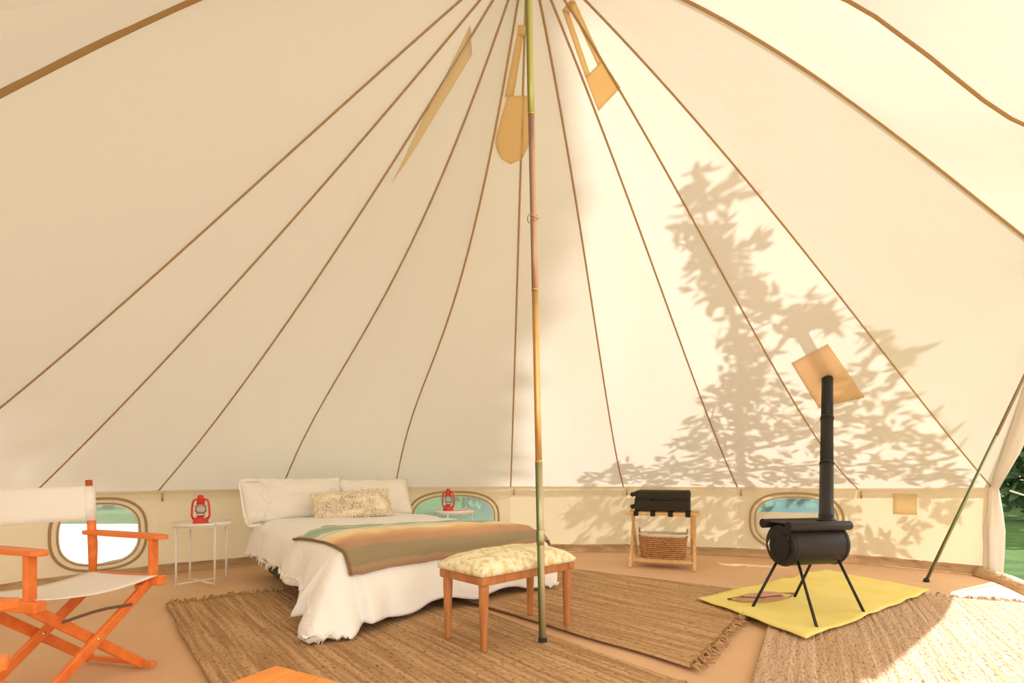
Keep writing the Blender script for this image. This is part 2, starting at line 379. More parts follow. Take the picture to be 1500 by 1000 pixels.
for i in range(NS):
    if i in (10, 11, 12) or 14 <= i <= 19: continue     # doorway; front bays left out to let skylight in
    f, wd, nrm, za, zb = wall_fn(i); sd = side_of(i); mb = MB()
    if i in WIN:
        nwin += 1
        a = .385 * wd; b = .315; cz = .42; n = 48
        ths = [2 * PI * k / n for k in range(n)]
        def outer(th):
            c, s = math.cos(th), math.sin(th); zt = (za + zb) / 2
            hx = wd / 2; t = min(hx / abs(c) if abs(c) > 1e-6 else 1e9, ((zt - cz) if s > 0 else cz) / abs(s) if abs(s) > 1e-6 else 1e9)
            return (c * t, s * t)
        # snap the outer samples to the corners of the bay
        R = 6; vs = []
        def inner(th):
            x, z = outer(th); ang = math.atan2(z / b, x / a); return superell(ang, a - .06, b - .055, 2.6)
        outs = [outer(t) for t in ths]
        for cx, cz2 in ((wd / 2, (za + zb) / 2 - cz), (-wd / 2, (za + zb) / 2 - cz), (wd / 2, -cz), (-wd / 2, -cz)):
            k = min(range(n), key=lambda q: (outs[q][0] - cx) ** 2 + (outs[q][1] - cz2) ** 2); outs[k] = (cx, cz2)
        for r in range(R + 1):
            for k in range(n):
                xo, zo = outs[k]; xi, zi = inner(ths[k]); t = r / R
                x = xo + (xi - xo) * t; z = zo + (zi - zo) * t
                s = .5 + x / wd; vs.append(f(s, z + cz if r else (za + (zb - za) * s if zo > .3 else z + cz - (.03 if zo < -.3 else 0))))
        fs = [(r * n + k, r * n + (k + 1) % n, (r + 1) * n + (k + 1) % n, (r + 1) * n + k) for r in range(R) for k in range(n)]
        mb.add(vs, fs)
        wn = thing('window_%d' % nwin, ['D-shaped plastic window behind the director chair, bright lawn beyond', 'D-shaped window behind the far bedside table, tinted teal for reflected sky', 'D-shaped window behind the stove, tinted blue-grey for reflected sky, lower half covered'][nwin - 1], None, kind='structure')
        def loop(ka, kb, off): return [f(.5 + superell(t, a + ka, b + kb, 2.6)[0] / wd, cz + superell(t, a + ka, b + kb, 2.6)[1], off) for t in ths]
        MB().tube(loop(.005, .005, -.014), .011, 6, closed=True).build('piping', 'seam', wn, smooth=True)
        MB().tube(loop(-.045, -.04, -.012), .006, 6, closed=True).build('inner_piping', 'seam', wn, smooth=True)
        inn = [f(.5 + superell(t, a - .05, b - .045, 2.6)[0] / wd, cz + superell(t, a - .05, b - .045, 2.6)[1], .004) for t in ths]
        c0 = f(.5, cz, .004)
        MB().add(inn + [c0], [(k, (k + 1) % n, n) for k in range(n)]).build('pane', WIN[i][1], wn, smooth=True)
        if i == 8:   # lower half blind, zipped part way up
            def bl(u, v):
                t = PI + u * PI; x, z = superell(t, a - .055, b - .05, 2.6); z = z + (.10 - z) * v
                return f(.5 + x / wd, cz + z, -.004 + .004 * math.sin(v * 9))
            MB().grid(bl, 30, 6).build('window_blind', 'wall_canvas', wn, smooth=True)
    else:
        mb.grid(lambda u, v: f(v, -.03 + u * (.03 + za + (zb - za) * v)), 10, 24)
    o_ = len(wallv); wallv += mb.v; wallf += [tuple(k + o_ for k in q) for q in mb.f]
    mb.build('wall_panel', 'wall_canvas', walls[sd], smooth=True)
    # mudflap: rucked strip lapping from wall on to floor
    def mf(u, v):
        s = u; k = noise.noise(V((i * 3 + s * 14, v * 2, 0))) * .018
        p = f(s, .085 * (1 - v) if v < .6 else .034 * (1 - (v - .6) / .4)); q = p + nrm * (-.012 - .06 * max(0, v - .45) + k * (v > 0))
        q.z = max(.006, q.z + abs(k) * .5 * (v < 1)); return q
    MB().grid(mf, 30, 6).build('mudflap', 'mudflap', boards[sd], smooth=True)
    def ev(u, v): return f(u, za + (zb - za) * u - v * .028, -.010 - .004 * math.sin(v * PI))
    MB().grid(ev, 20, 2).build('eave_hem', 'wall_canvas', eaves[sd], smooth=True)
    # outer valance under the eave
    def va(u, v): return f(u, za + (zb - za) * u - v * .07, .03 + .012 * v + .006 * math.sin(u * 60))
    MB().grid(va, 40, 2).build('valance', 'canvas', eaves[sd], smooth=True)
    # toggles on short webbing tabs below each seam foot
    if 2 <= i <= 9:
        p = f(.03, za - .085, -.018)
        MB().beam(p + V((0, 0, .06)), p, .012, .004, up=(nrm.x, nrm.y, 0)).build('toggle_tab', 'seam', walls[sd])
        MB().tube([p + V((0, 0, .012)), p - V((0, 0, .022))], .008, 8).build('toggle', 'teak', walls[sd], smooth=True)
wbvh = BVHTree.FromPolygons([tuple(v) for v in wallv], wallf)
def on_wall(px, py, off=0):
    h = wbvh.ray_cast(EYE, look(px, py)); return None if h[0] is None else h[0] - look(px, py) * off

# door (open front right): leaning A-frame poles and bunched door curtain
# (built further down)

# floor: bag of groundsheet inside the wall ring, lip at the doorway
fl = [V((s[0].x, s[0].y, 0)) for s in seams]
fl[11] = V((3.97, 3.78, 0)); fl[12] = V((4.10, 2.6, 0))
for k in range(NS):
    if k not in (11, 12): q = fl[k] - V((.3, 2.6, 0)); fl[k] = fl[k] + q.normalized() * .07
def floor_mesh():
    mb = MB(); n = len(fl); c = V((.3, 2.6, 0)); R = 26; sub = 6
    ringp = []
    for k in range(n):
        for j in range(sub): ringp.append(fl[k].lerp(fl[(k + 1) % n], j / sub))
    m = len(ringp); vs = [c]
    for r in range(1, R + 1):
        for p in ringp:
            q = c.lerp(p, r / R); q.z = -.004 + (noise.noise(q * 1.1) * .006 + noise.noise(q * 4) * .002 if r < R else 0); vs.append(q)
    fs = [(0, 1 + k, 1 + (k + 1) % m) for k in range(m)]
    for r in range(R - 1):
        for k in range(m):
            a = 1 + r * m + k; b = 1 + r * m + (k + 1) % m; fs.append((a, a + m, b + m, b))
    return mb.add(vs, fs)
floor = floor_mesh().build('floor', 'groundsheet', None, smooth=True); tag(floor, 'tan groundsheet covering the tent floor', kind='structure')
lip_pts = [V((4.44, 4.93, 0)), V((4.36, 4.60, 0)), V((4.16, 4.18, 0)), V((3.97, 3.78, 0)), V((4.02, 3.2, 0)), V((4.10, 2.6, 0)), V((5.12, 1.6, 0))]
lip = MB()
def lipf(u, v):
    k = u * (len(lip_pts) - 1); j = min(int(k), len(lip_pts) - 2); p = lip_pts[j].lerp(lip_pts[j + 1], k - j)
    a = v * PI; o = .10 * (v - .5) * 2
    return p + V((o * .9, o * .25, .075 * math.sin(a) + .012 * noise.noise(p * 5)))
lipo = lip.grid(lipf, 40, 8).build('trim_5', 'mudflap', None, smooth=True, solid=.004); tag(lipo, 'rolled groundsheet lip across the open doorway', kind='structure')
tag(MB().tube([p + V((.10, .03, .035)) for p in lip_pts], .018, 8).build('trim_6', 'curtain', None, smooth=True), 'white edge of the rolled groundsheet lip', kind='structure')

# ------------------------------------------------------------ outside
gr = MB().grid(lambda u, v: ((u - .5) * 120, (v - .5) * 120 + 5, -.03 + .0), 40, 40).build('lawn', 'grass', None); tag(gr, 'green lawn outside the tent doorway', kind='structure')
gv = MB().grid(lambda u, v: (-4.5 - u * 7.9, -14 + v * 24, -.018), 10, 20).build('gravel_path', 'gravel', None); tag(gv, 'pale sunlit gravel outside the left window', kind='structure')
t_ = MB().grid(lambda u, v: (-4.9 + u * 14, -14 + v * 12.2, -.016), 10, 10).build('bounce_gravel', 'gravel', None); tag(t_, 'unseen pale gravel added before the tent front to bounce light in', kind='structure')  # unseen ground added to bounce neutral light into the tent

def leaf_quad(mb, p, L, W, rnd=random):
    d = V((rnd.gauss(0, 1), rnd.gauss(0, 1), rnd.gauss(-.3, .7))).normalized(); s = d.cross(V((rnd.gauss(0, 1), rnd.gauss(0, 1), rnd.gauss(0, 1)))).normalized()
    n = d.cross(s)
    mb.add([p, p + d * L * .35 + s * W / 2, p + d * L * .4 - n * W * .12, p + d * L * .35 - s * W / 2, p + d * L * .75 + s * W * .3, p + d * L * .75 - s * W * .3, p + d * L],
           [(0, 1, 2), (0, 2, 3), (1, 4, 2), (2, 5, 3), (2, 4, 6), (2, 6, 5)])
# tree whose crown shades the rear right canvas; positions follow the sun line from the canvas
def shade_pt(px, py, L):
    p = on_canvas(px, py) or on_wall(px, py)
    return None if p is None else p + SUN * L
blobs = [(1024,262,13,16,12),(1026,292,17,12,14),(1054,292,16,16,14),(1076,284,11,7,8),(1005,322,9,20,16),(1002,352,7,14,7),(1040,335,24,12,22),(1036,358,28,14,40),(1064,372,22,14,22),(1098,360,12,10,10),
 (1030,388,20,16,26),(1072,398,26,14,28),(1030,425,16,16,20),(1062,425,26,18,36),(1102,410,20,14,22),(1108,440,28,18,30),(1040,445,8,10,6),(1135,432,10,10,6),(1140,462,16,14,12),(1188,462,30,13,44),(1216,470,18,10,22),(1180,440,12,10,10),(1205,452,16,10,10),
 (1160,475,18,12,12),(1085,475,24,16,20),(1078,505,26,20,40),(1058,500,8,10,6),(1106,520,24,16,24),(1084,545,30,22,50),(1115,560,36,18,40),(1058,580,34,18,44),(1092,595,40,22,74),(1052,620,42,20,64),(1098,632,44,20,70),(1014,620,12,8,6),
 (1006,650,22,14,22),(1040,655,36,18,50),(1075,668,40,18,50),(866,702,14,8,18),(895,696,24,12,40),(930,692,26,16,50),(962,700,24,14,34),(985,684,26,16,36),(1012,692,26,18,42),(1050,700,36,12,40),
 (1145,590,28,22,24),(1165,640,40,26,48),(1140,690,44,22,60),(1200,605,34,24,30),(1210,655,36,22,42),(1205,698,50,14,60),(1248,560,26,14,14),(1240,585,30,20,26),(1262,630,36,22,42),(1262,680,40,20,46),(1275,486,10,10,8),(1288,505,14,8,9),(1310,512,14,8,9),(1335,516,14,6,7),
 (1322,535,18,8,10),(1262,535,14,10,8),(1290,590,30,18,24),(1305,640,36,20,36),(1320,690,40,18,50),(1352,660,28,18,26),(1380,640,18,10,9),(1372,695,26,14,32),(1405,700,18,10,18),(1398,662,12,9,6),(990,345,4,8,3),(1350,610,20,12,10)]
leaves = MB(); rr = random.Random(3)
def blobs_to_leaves(bl, L0, spread, dens=1.0):
    for (cx, cy, rx, ry, n) in bl:
        Lb = L0 + rr.uniform(-spread, spread)
        for _ in range(int(n * dens)):
            a = rr.uniform(0, 2 * PI); q = math.sqrt(rr.random())
            p = shade_pt(cx + rx * q * math.cos(a), cy + ry * q * math.sin(a), Lb + rr.uniform(-.35, .35))
            if p: leaf_quad(leaves, p, rr.uniform(.12, .19), rr.uniform(.05, .085), rr)
blobs_to_leaves(blobs, 3.2, .6, 1.0)
low = [(860 + k * 52, 745 + (k % 2) * 10, 34, 26, 46) for k in range(8)] + [(880 + k * 55, 800, 40, 20, 50) for k in range(8)] + [(1300, 800, 22, 16, 18), (1390, 745, 24, 14, 14), (1350, 735, 20, 10, 14), (1330,770,20,14,14)]
blobs_to_leaves(low, 2.3, .3, 1.0)
tree = thing('garden_tree', 'leafy garden tree outside casting its shadow on the canvas', 'tree', (0, 0, 0))
tag(leaves.build('foliage', 'leaf', tree), kind='stuff')
br = MB()
def branch(pp, L, r0, r1):
    ps = [shade_pt(x, y, L) for x, y in pp]; ps = [p for p in ps if p]; n = len(ps)
    if n > 1: br.tube(ps, [r0 + (r1 - r0) * k / (n - 1) for k in range(n)], 7)
    return ps
m0 = branch([(1086, 700), (1082, 620), (1086, 540), (1070, 450), (1045, 370), (1028, 300), (1026, 262)], 3.2, .05, .008)
branch([(1084, 650), (1030, 670), (960, 690), (880, 700)], 3.2, .03, .008)
branch([(1090, 590), (1130, 520), (1180, 465), (1212, 455)], 3.2, .025, .006)
branch([(1090, 660), (1180, 640), (1240, 570), (1290, 510), (1336, 516)], 3.2, .03, .006)
branch([(1090, 690), (1200, 680), (1300, 640), (1400, 670)], 3.2, .03, .006)
# unseen tall tree added far off right to put the rear left canvas in shade
tall = thing('added_shade_tree', 'unseen tall tree added far off outside to shade the rear left canvas', 'tree', (0, 0, 0)); tl_ = MB(); r2 = random.Random(8); cs = V((0, 0, 0)); cn = 0
for k in range(5600):
    x = r2.uniform(230, 700); y = r2.uniform(-60, 712); p = None
    if x < 180 + max(0, 420 - y) * .35 + r2.random() * 160 or x > 640 + .085 * y: continue
    if y < 40 and x < 560: continue
    p = on_canvas(x, y)
    if p is None: continue
    p = p + SUN * (27 + r2.uniform(-2, 2)); cs += p; cn += 1; leaf_quad(tl_, p, r2.uniform(.4, .6), .34, r2)
tag(tl_.build('foliage', 'leaf', tall), kind='stuff'); cs /= cn
MB().tube([V((cs.x - 3.4, cs.y + 6.2, -.05)), V((cs.x - 3.3, cs.y + 6.0, cs.z * .5)), V((cs.x - 2.8, cs.y + 5.0, cs.z * .85)), cs], [.45, .36, .25, .10], 12).build('trunk', 'bark', tall, smooth=True)
b0 = m0[0]; br.tube([V((b0.x + .1, b0.y + .15, -.05)), V((b0.x + .04, b0.y + .05, b0.z * .5)), b0], [.10, .075, .05], 10)
br.build('trunk', 'bark', tree, smooth=True)

def bush(name, c, r, h, n, m, label, cat, group=None, trunk=True, ls=.3, seed=1):
    t = thing(name, label, cat, (c[0], c[1], -.03), group=group); mb = MB(); r_ = random.Random(seed)
    for _ in range(n):
        th, ph = r_.uniform(0, 2 * PI), math.acos(r_.uniform(-1, 1)); q = r_.random() ** .3
        bump_ = 1 + .18 * math.sin(th * 5 + seed) * math.sin(ph * 4)
        p = V((r * q * bump_ * math.sin(ph) * math.cos(th), r * q * bump_ * math.sin(ph) * math.sin(th), h * .52 + h * .5 * q * math.cos(ph)))
        leaf_quad(mb, p, ls * r_.uniform(.7, 1.2), ls * .5, r_)
    tag(mb.build('foliage', m, t), kind='stuff')
    MB().tube([(0, 0, 0), (.05, 0, h * .3), (0, .05, h * .7)], [.14, .1, .05], 8).build('trunk', 'bark', t, smooth=True)
    return t
k = 0
for (x, y, r, h) in ((10.9, 10.6, 1.5, 4.4), (15.2, 14.6, 2.1, 6.2), (15.4, 9.4, 1.9, 5.4), (20.5, 17.5, 2.4, 6.4)):
    k += 1; bush('hedge_tree', (x, y), r, h, 2600, 'leaf_far', ['nearest dark green tree beyond the lawn at the doorway', 'tall dark tree rising behind the nearest doorway tree', 'dark green tree to the right of the nearest doorway tree', 'farthest and tallest dark tree past the doorway'][k - 1], 'tree', 'trees beyond the doorway', seed=k)
for (x, y, r, h) in ((-14.0, 11.0, 1.5, 3.0), (-11.2, 14.4, 1.6, 3.2), (-17, 7.4, 1.6, 3.2)):
    k += 1; bush('garden_shrub', (x, y), r, h, 1500, 'leaf_far', ['green shrub beyond the gravel, middle of the three outside the left window', 'green shrub beyond the gravel, rightmost of the three outside the left window', 'green shrub beyond the gravel, leftmost of the three outside the left window'][k - 5], 'shrub', 'shrubs outside the left window', seed=k, ls=.22)
for (x, y, r, h) in ((-.6, 12.5, 1.7, 3.2), (-5.2, 13.5, 1.9, 3.4), (3.8, 13.5, 1.7, 3.2), (8.0, 14.4, 1.7, 3.0)):
    k += 1; bush('hedge_shrub', (x, y), r, h, 1800, 'leaf_far', ['green hedge shrub behind the tent beyond the far lantern window', 'green hedge shrub behind the tent at the bed head side', 'green hedge shrub behind the tent beyond the luggage rack', 'green hedge shrub behind the tent beyond the stove window'][k - 8], 'shrub', 'hedge shrubs behind the tent', seed=k, ls=.24)

# ============================================================ ROOF DETAILS
def sheet(corners_px, name, m, parent, off=.01, nu=8, nv=12, fn=on_canvas, solid=.003):
    a, b, c, d = corners_px  # a-b top, d-c bottom
    def f(u, v):
        x = (a[0] * (1 - v) + b[0] * v) * (1 - u) + (d[0] * (1 - v) + c[0] * v) * u
        y = (a[1] * (1 - v) + b[1] * v) * (1 - u) + (d[1] * (1 - v) + c[1] * v) * u
        return fn(x, y, off) or V((0, 0, -1))
    return MB().grid(f, nu, nv).build(name, m, parent, smooth=True, solid=solid)
# vent right of the pole
sheet([(858, 113), (882, 88), (909, 128), (877, 162)], 'vent_pocket', 'pocket', ceiling)
sheet([(824, 14), (834, 18), (865, 108), (858, 113)], 'vent_binding', 'pocket', ceiling, nu=14, nv=2)
sheet([(833, 2), (842, 0), (882, 88), (876, 96)], 'vent_binding', 'pocket', ceiling, nu=14, nv=2)
sheet([(824, 14), (837, -2), (842, 4), (833, 20)], 'vent_binding', 'pocket', ceiling, nu=3, nv=3)
# vent left of the pole
def vent_left(u, v):
    x0, x1 = 741 + (736 - 741) * u * 0, 776
    y = 140 + u * 100; hw = math.sqrt(max(0, 1 - (max(0, u - .45) / .55) ** 2.2)); xl = 742 - 20 * min(1, u / .7); xr = 777 - 0 * u
    cx = xl + (xr - xl) * .45; xl = cx + (xl - cx) * hw; xr = cx + (xr - cx) * hw
    return on_canvas(xl + (xr - xl) * v, y, .01)
MB().grid(vent_left, 14, 8).build('vent_pocket', 'pocket', ceiling, smooth=True, solid=.003)
sheet([(756, 50), (765, 52), (751, 140), (738, 142)], 'vent_binding', 'pocket', ceiling, nu=12, nv=2)
sheet([(757, 36), (776, 38), (776, 52), (757, 52)], 'vent_binding', 'pocket', ceiling, nu=3, nv=3)
# third vent high on the left
sheet([(688, 36), (692, 80), (610, 215), (574, 268)], 'vent_hood', 'wedge', ceiling, nu=8, nv=14, off=.012)
# flue patch
sheet([(1159, 530), (1212, 502), (1266, 580), (1199, 595)], 'flue_patch', 'jack', ceiling, off=.02, solid=.006)
# a small stitched square on the wall right of the stove
sheet([(1308, 722), (1343, 723), (1343, 754), (1308, 753)], 'wall_patch', 'wedge', walls['right'], fn=on_wall, nu=4, nv=4, off=.03)

# ============================================================ CENTRE POLE
PF_ = V((.172, 2.91, 0)); PT = V((.085, 2.91, 4.05))
pole = thing('centre_pole', 'tall jointed metal centre pole tinted green, pink and orange', 'tent pole', PF_)
def pp(py):
    # height on the pole seen at image row py
    z = EYE.z + (HY - py) / FPX * 2.91; t = z / PT.z; return (PT - PF_) * t
segs = [(945, 676, 'zinc_dark', .0205), (676, 425, 'zinc_orange', .0185), (425, 168, 'zinc_pink', .0185), (168, -110, 'zinc_green', .0195)]
for a, b, m, r in segs:
    p, q = pp(a), pp(b)
    if a == 945: p = V((0, 0, .012))
    MB().tube([p, p.lerp(q, .33), p.lerp(q, .66), q], r, 20).build('pole_section', m, pole, smooth=True)
for y in (676, 425, 168):
    p = pp(y); MB().tube([p - V((0, 0, .004)), p + V((0, 0, .008))], .0205, 20).build('joint_collar', 'zinc_orange', pole, smooth=True)
# swaged sleeve part way up the lowest section
p = pp(790); MB().lathe([(.0215, -.03), (.024, 0), (.024, .05), (.021, .06)], p, 20).build('sleeve', 'zinc_dark', pole, smooth=True)
MB().lathe([(.045, -.006), (.045, .004), (.026, .012), (.0235, .04)], (0, 0, 0.006), 20).build('pole_foot', 'ironmatte', pole, smooth=True)
p = pp(320); MB().tube([p + V((.034 * math.cos(a), .034 * math.sin(a), .012 * math.sin(2 * a))) for a in [k * PI / 8 for k in range(16)]], .003, 6, closed=True).build('wire_ring', 'brass', pole, smooth=True)
MB().tube([p + V((-.02, -.02, 0)), p + V((.0, -.032, -.02)), p + V((.02, -.022, .008))], .003, 6).build('wire_twist', 'brass', pole, smooth=True)

# ============================================================ DOOR
door = thing('door_1', 'open doorway at the right with rolled white door curtain', None, kind='structure')
J1 = V((4.52, 4.88, .83)); T1 = V((4.56, 4.25, 2.62))
def curt(u, v):
    # bunched flap from the floor up the jamb, then along the slanting edge
    base = [V((4.46, 4.86, .03)), V((4.49, 4.88, .45)), V((4.47, 4.88, .83)), V((4.50, 4.74, 1.15)), V((4.51, 4.55, 1.65)), V((4.53, 4.26, 2.60))]
    k = u * 5; j = min(int(k), 4); p = base[j].lerp(base[j + 1], k - j)
    wv = [.13, .15, .06, .11, .13, .10]; wd = wv[j] + (wv[j + 1] - wv[j]) * (k - j)
    a = v * 2 * PI; rr_ = 1 + .22 * math.sin(5 * a + u * 7) + .1 * math.sin(9 * a - u * 5)
    return p + V((math.cos(a) * wd * .48 * rr_ + .05, -math.cos(a) * wd * .10 + math.sin(a) * .05 * rr_, math.sin(a) * .02))
MB().grid(curt, 50, 40).build('door_curtain', 'curtain', door, smooth=True)
MB().tube([J1, J1.lerp(T1, .5) + V((0, 0, -.01)), T1], .03, 8).build('door_hem', 'double', door, smooth=True)
MB().tube([V((4.90, 3.0, 2.6)), V((5.1, 1.55, .83)), V((5.12, 1.5, 0))], .02, 8).build('door_hem', 'double', door, smooth=True)
af = thing('door_pole', 'slanting metal door pole standing right of the yellow mat', 'tent pole', (3.69, 4.62, 0))
top = V((4.53, 4.31, 2.34)) - V((3.69, 4.62, 0))
MB().tube([V((0, 0, .01)), top * .55], .014, 12).build('pole_section', 'zinc_dark', af, smooth=True)
MB().tube([top * .55, top], .0125, 12).build('pole_section', 'zinc_pink', af, smooth=True)
MB().lathe([(.024, 0), (.024, .012), (.016, .03)], (0, 0, 0), 12).build('pole_foot', 'ironmatte', af, smooth=True)
gl = MB().tube([V((4.66, 4.85, .80)), V((5.6, 5.3, .62)), V((7.2, 6.1, -.02))], .008, 6).build('guy_line', 'rope', None, smooth=True); tag(gl, 'white guy line running from the tent out over the lawn', 'rope')

# ============================================================ RUGS
def quad_rug(name, A, B, C_, D, m, label, group=None, z=.012, fringe=('AB',), wob=.02, fl_=.07, fm='fringe', seed=1, skip=0):
    """A-B near end, D-C far end; stripes run A->D"""
    A, B, C_, D = [V((*p, 0)) for p in (A, B, C_, D)]
    t = thing(name, label, 'rug', (A.x, A.y, 0), math.atan2((D - A).y, (D - A).x) - PI / 2)
    inv = Matrix.Rotation(-t.rotation_euler[2], 3, 'Z')
    def P(u, v):
        p = (A.lerp(B, v)).lerp(D.lerp(C_, v), u)
        e = wob * (noise.noise(V((u * 5 + seed, v * 5, seed)))); perp = (B - A).normalized()
        p = p + perp * e * (1 if v > .5 else -1) * abs(2 * v - 1) + (D - A).normalized() * e * (2 * u - 1)
        q = inv @ (p - A); return q
    def f(u, v):
        q = P(u, v); ed = 0 if (u < .02 or u > .98 or v < .02 or v > .98) else 1
        q.z = z + .003 * noise.noise(V((q.x * 3, q.y * 3, seed))) + ed * .003 * math.sin(q.x * 2 * PI / .045) * .6; return q
    wdt = (B - A).length; nn = int(wdt / .011)
    MB().grid(lambda u, v: f(u, v), 60, nn).build('weave', m, t, smooth=True, solid=.010)
    fr = MB(); r_ = random.Random(seed)
    for e in fringe:
        u0 = 0 if e == 'AB' else 1; outd = -1 if e == 'AB' else 1
        for k in range(int(wdt / .014)):
            v = (k + .5) / int(wdt / .014); p = P(u0, v); L = fl_ * r_.uniform(.5, 1.25)
            if v < skip: continue
            ang = r_.uniform(-.7, .7); d = V((math.sin(ang), outd * math.cos(ang), 0))
            p.z = z + .002
            fr.tube([p, p + d * L * .5 + V((0, 0, r_.uniform(.004, .03))), p + d * L + V((r_.uniform(-.02, .02), 0, -.004 + r_.uniform(0, .012)))], [.008, .008, .003], 5)
    if fringe: tag(fr.build('fringe', fm, t, smooth=True), kind='stuff')
    return t
# bed axes
U = V((-.62, .785)); W = V((.785, .62)); F0 = V((-1.05, 3.15)); BR = math.asin(.62)
def uv(u, v): return (U.x * u + W.x * v, U.y * u + W.y * v)
quad_rug('jute_rug', uv(1.38, .40), uv(1.36, 2.07), uv(4.42, 2.02), uv(4.48, .36), M['jute'], 'long brown woven jute rug lying under the bed and bench', fringe=('AB', 'CD'), seed=2)
quad_rug('jute_rug', (.87, 2.54), (1.98, 4.12), (.42, 5.24), (-.74, 4.32), M['jute'], 'brown jute rug between the centre pole and the luggage rack', fringe=('AB',), seed=5, z=.014)
quad_rug('jute_rug', (.77, 1.8), (2.42, 1.13), (3.82, 3.74), (2.27, 4.42), M['jute_pale'], 'striped pale jute rug at the doorway, partly in bright sun', fringe=('CD',), seed=9, z=.012, fl_=.11, skip=.5, fm='fringe_pale')
# ============================================================ STOVE CORNER
mA, mB, mC, mD = [V(p) for p in ((1.38, 3.83, 0), (1.65, 2.90, 0), (3.29, 4.08, 0), (2.98, 4.98, 0))]
def matf(u, v):
    p = (mA.lerp(mB, v)).lerp(mD.lerp(mC, v), u); e = max(abs(2 * u - 1), abs(2 * v - 1))
    q = V((p.x + .03 * noise.noise(p * 3) * e, p.y + .03 * noise.noise(p * 3 + V((9, 0, 0))) * e, 0))
    q.z = .042 + .010 * noise.noise(p * 3.2) + (.012 * noise.noise(p * 5) if e > .85 else 0); return q
mt = MB().grid(matf, 36, 28).build('floor_mat', 'mat_yellow', None, smooth=True, solid=.006)
tag(mt, 'creased yellow heat mat spread under the black stove', 'mat')
lt = thing('leather_piece', 'folded pinkish brown leather piece lying on the yellow mat corner', 'leather', G(1108, 876, .05))
pts = [(-.23, -.05), (-.17, -.12), (-.02, -.13), (.14, -.06), (.24, .0), (.36, .14), (.16, .12), (.02, .10), (-.10, .03)]
def lshape(pts, z, s=1):
    mb = MB(); n = len(pts); c = V((sum(p[0] for p in pts) / n, sum(p[1] for p in pts) / n, z + .012)); vs = [c]
    for r in (.5, 1):
        for k, p in enumerate(pts): q = c.lerp(V((p[0] * s, p[1] * s, z)), r); q.z = z + (.014 * math.sin(k * 2.3) + .012 if r < 1 else .004 * math.sin(k * 3)); vs.append(q)
    fs = [(0, 1 + k, 1 + (k + 1) % n) for k in range(n)] + [(1 + k, 1 + n + k, 1 + n + (k + 1) % n, 1 + (k + 1) % n) for k in range(n)]
    return mb.add(vs, fs)
lshape(pts, .0).build('lower_fold', 'leather', lt, smooth=True, solid=.006, sub=1)
lshape([(p[0] * .72 + .03, p[1] * .6 + .03) for p in pts], .022).build('upper_fold', 'leather', lt, smooth=True, solid=.006, sub=1)
MB().tube([V((p[0], p[1], .006)) for p in pts], .006, 6, closed=True).build('stitched_edge', 'seam', lt, smooth=True)

sa = V((.978, .208, 0)); sb = V((-.208, .978, 0))    # along / across the stove
SC = V((2.06, 3.62, 0)); stove = thing('camp_stove', 'black barrel camping stove on four splayed legs over the yellow mat', 'stove', SC, math.atan2(sa.y, sa.x))
ZB = .475; RB = .145; HL = .225
MB().lathe([(.0, -HL), (RB - .012, -HL), (RB, -HL + .012), (RB, HL - .012), (RB - .012, HL), (0, HL)], (0, 0, ZB), 40, axis=(1, 0, 0)).build('barrel', 'iron', stove, smooth=True, bevel=.002)
for x in (-HL + .03, HL - .03):
    MB().lathe([(RB + .001, -.008), (RB + .006, 0), (RB + .001, .008)], (x, 0, ZB), 40, axis=(1, 0, 0)).build('barrel_hoop', 'iron', stove, smooth=True)
MB().lathe([(0, -.008), (.096, -.008), (.10, 0), (.10, .004)], (-HL - .006, 0, ZB - .01), 28, axis=(-1, 0, 0)).build('stove_door', 'ironmatte', stove, smooth=False, bevel=.003)
sd_ = stove.children[-1]; sd_ = [c for c in stove.children if c.name.startswith('stove_door')][0]
MB().tube([(-HL - .02, .06, ZB + .03), (-HL - .045, .05, ZB), (-HL - .02, .06, ZB - .05)], .006, 8).build('door_handle', 'steel', sd_, smooth=True)
for z in (-.05, .04): MB().tube([(-HL - .018, -.10, ZB + z), (-HL - .018, -.10, ZB + z + .03)], .008, 8).build('hinge', 'ironmatte', sd_, smooth=True)
for k in range(3): MB().tube([(-HL - .02, -.03 + k * .03, ZB - .07), (-HL - .008, -.03 + k * .03, ZB - .07)], .008, 10).build('air_vent', 'black', sd_, smooth=True)
MB().box((0, 0, ZB + RB + .006), (2 * HL + .04, .20, .010)).build('top_plate', 'ironmatte', stove, bevel=.003)
for s in (-1, 1):
    MB().tube([(-HL - .03, s * .125, ZB + RB - .010), (HL, s * .125, ZB + RB - .010)], .032, 20).build('side_tube', 'iron', stove, smooth=True, bevel=.002)
    st_ = [c for c in stove.children if c.name.startswith('side_tube')][-1]
    MB().lathe([(.026, .004), (.033, .004), (.033, -.004), (.026, -.004)], (-HL - .03, s * .125, ZB + RB - .010), 20, axis=(1, 0, 0)).build('tube_rim', 'ironmatte', st_)
legs = [((-.17, .06), G(1102, 890, .04)), ((-.15, -.08), G(1197, 921, .04)), ((.17, -.08), G(1266, 898, .04)), ((.15, .09), G(1163, 876, .04))]
rinv = Matrix.Rotation(-stove.rotation_euler[2], 3, 'Z')
for (x, y), foot in legs:
    ft = rinv @ (foot - SC); ft.z = .042
    MB().tube([(x, y, ZB - .09), tuple(ft)], .0095, 10).build('leg', 'iron', stove, smooth=True)
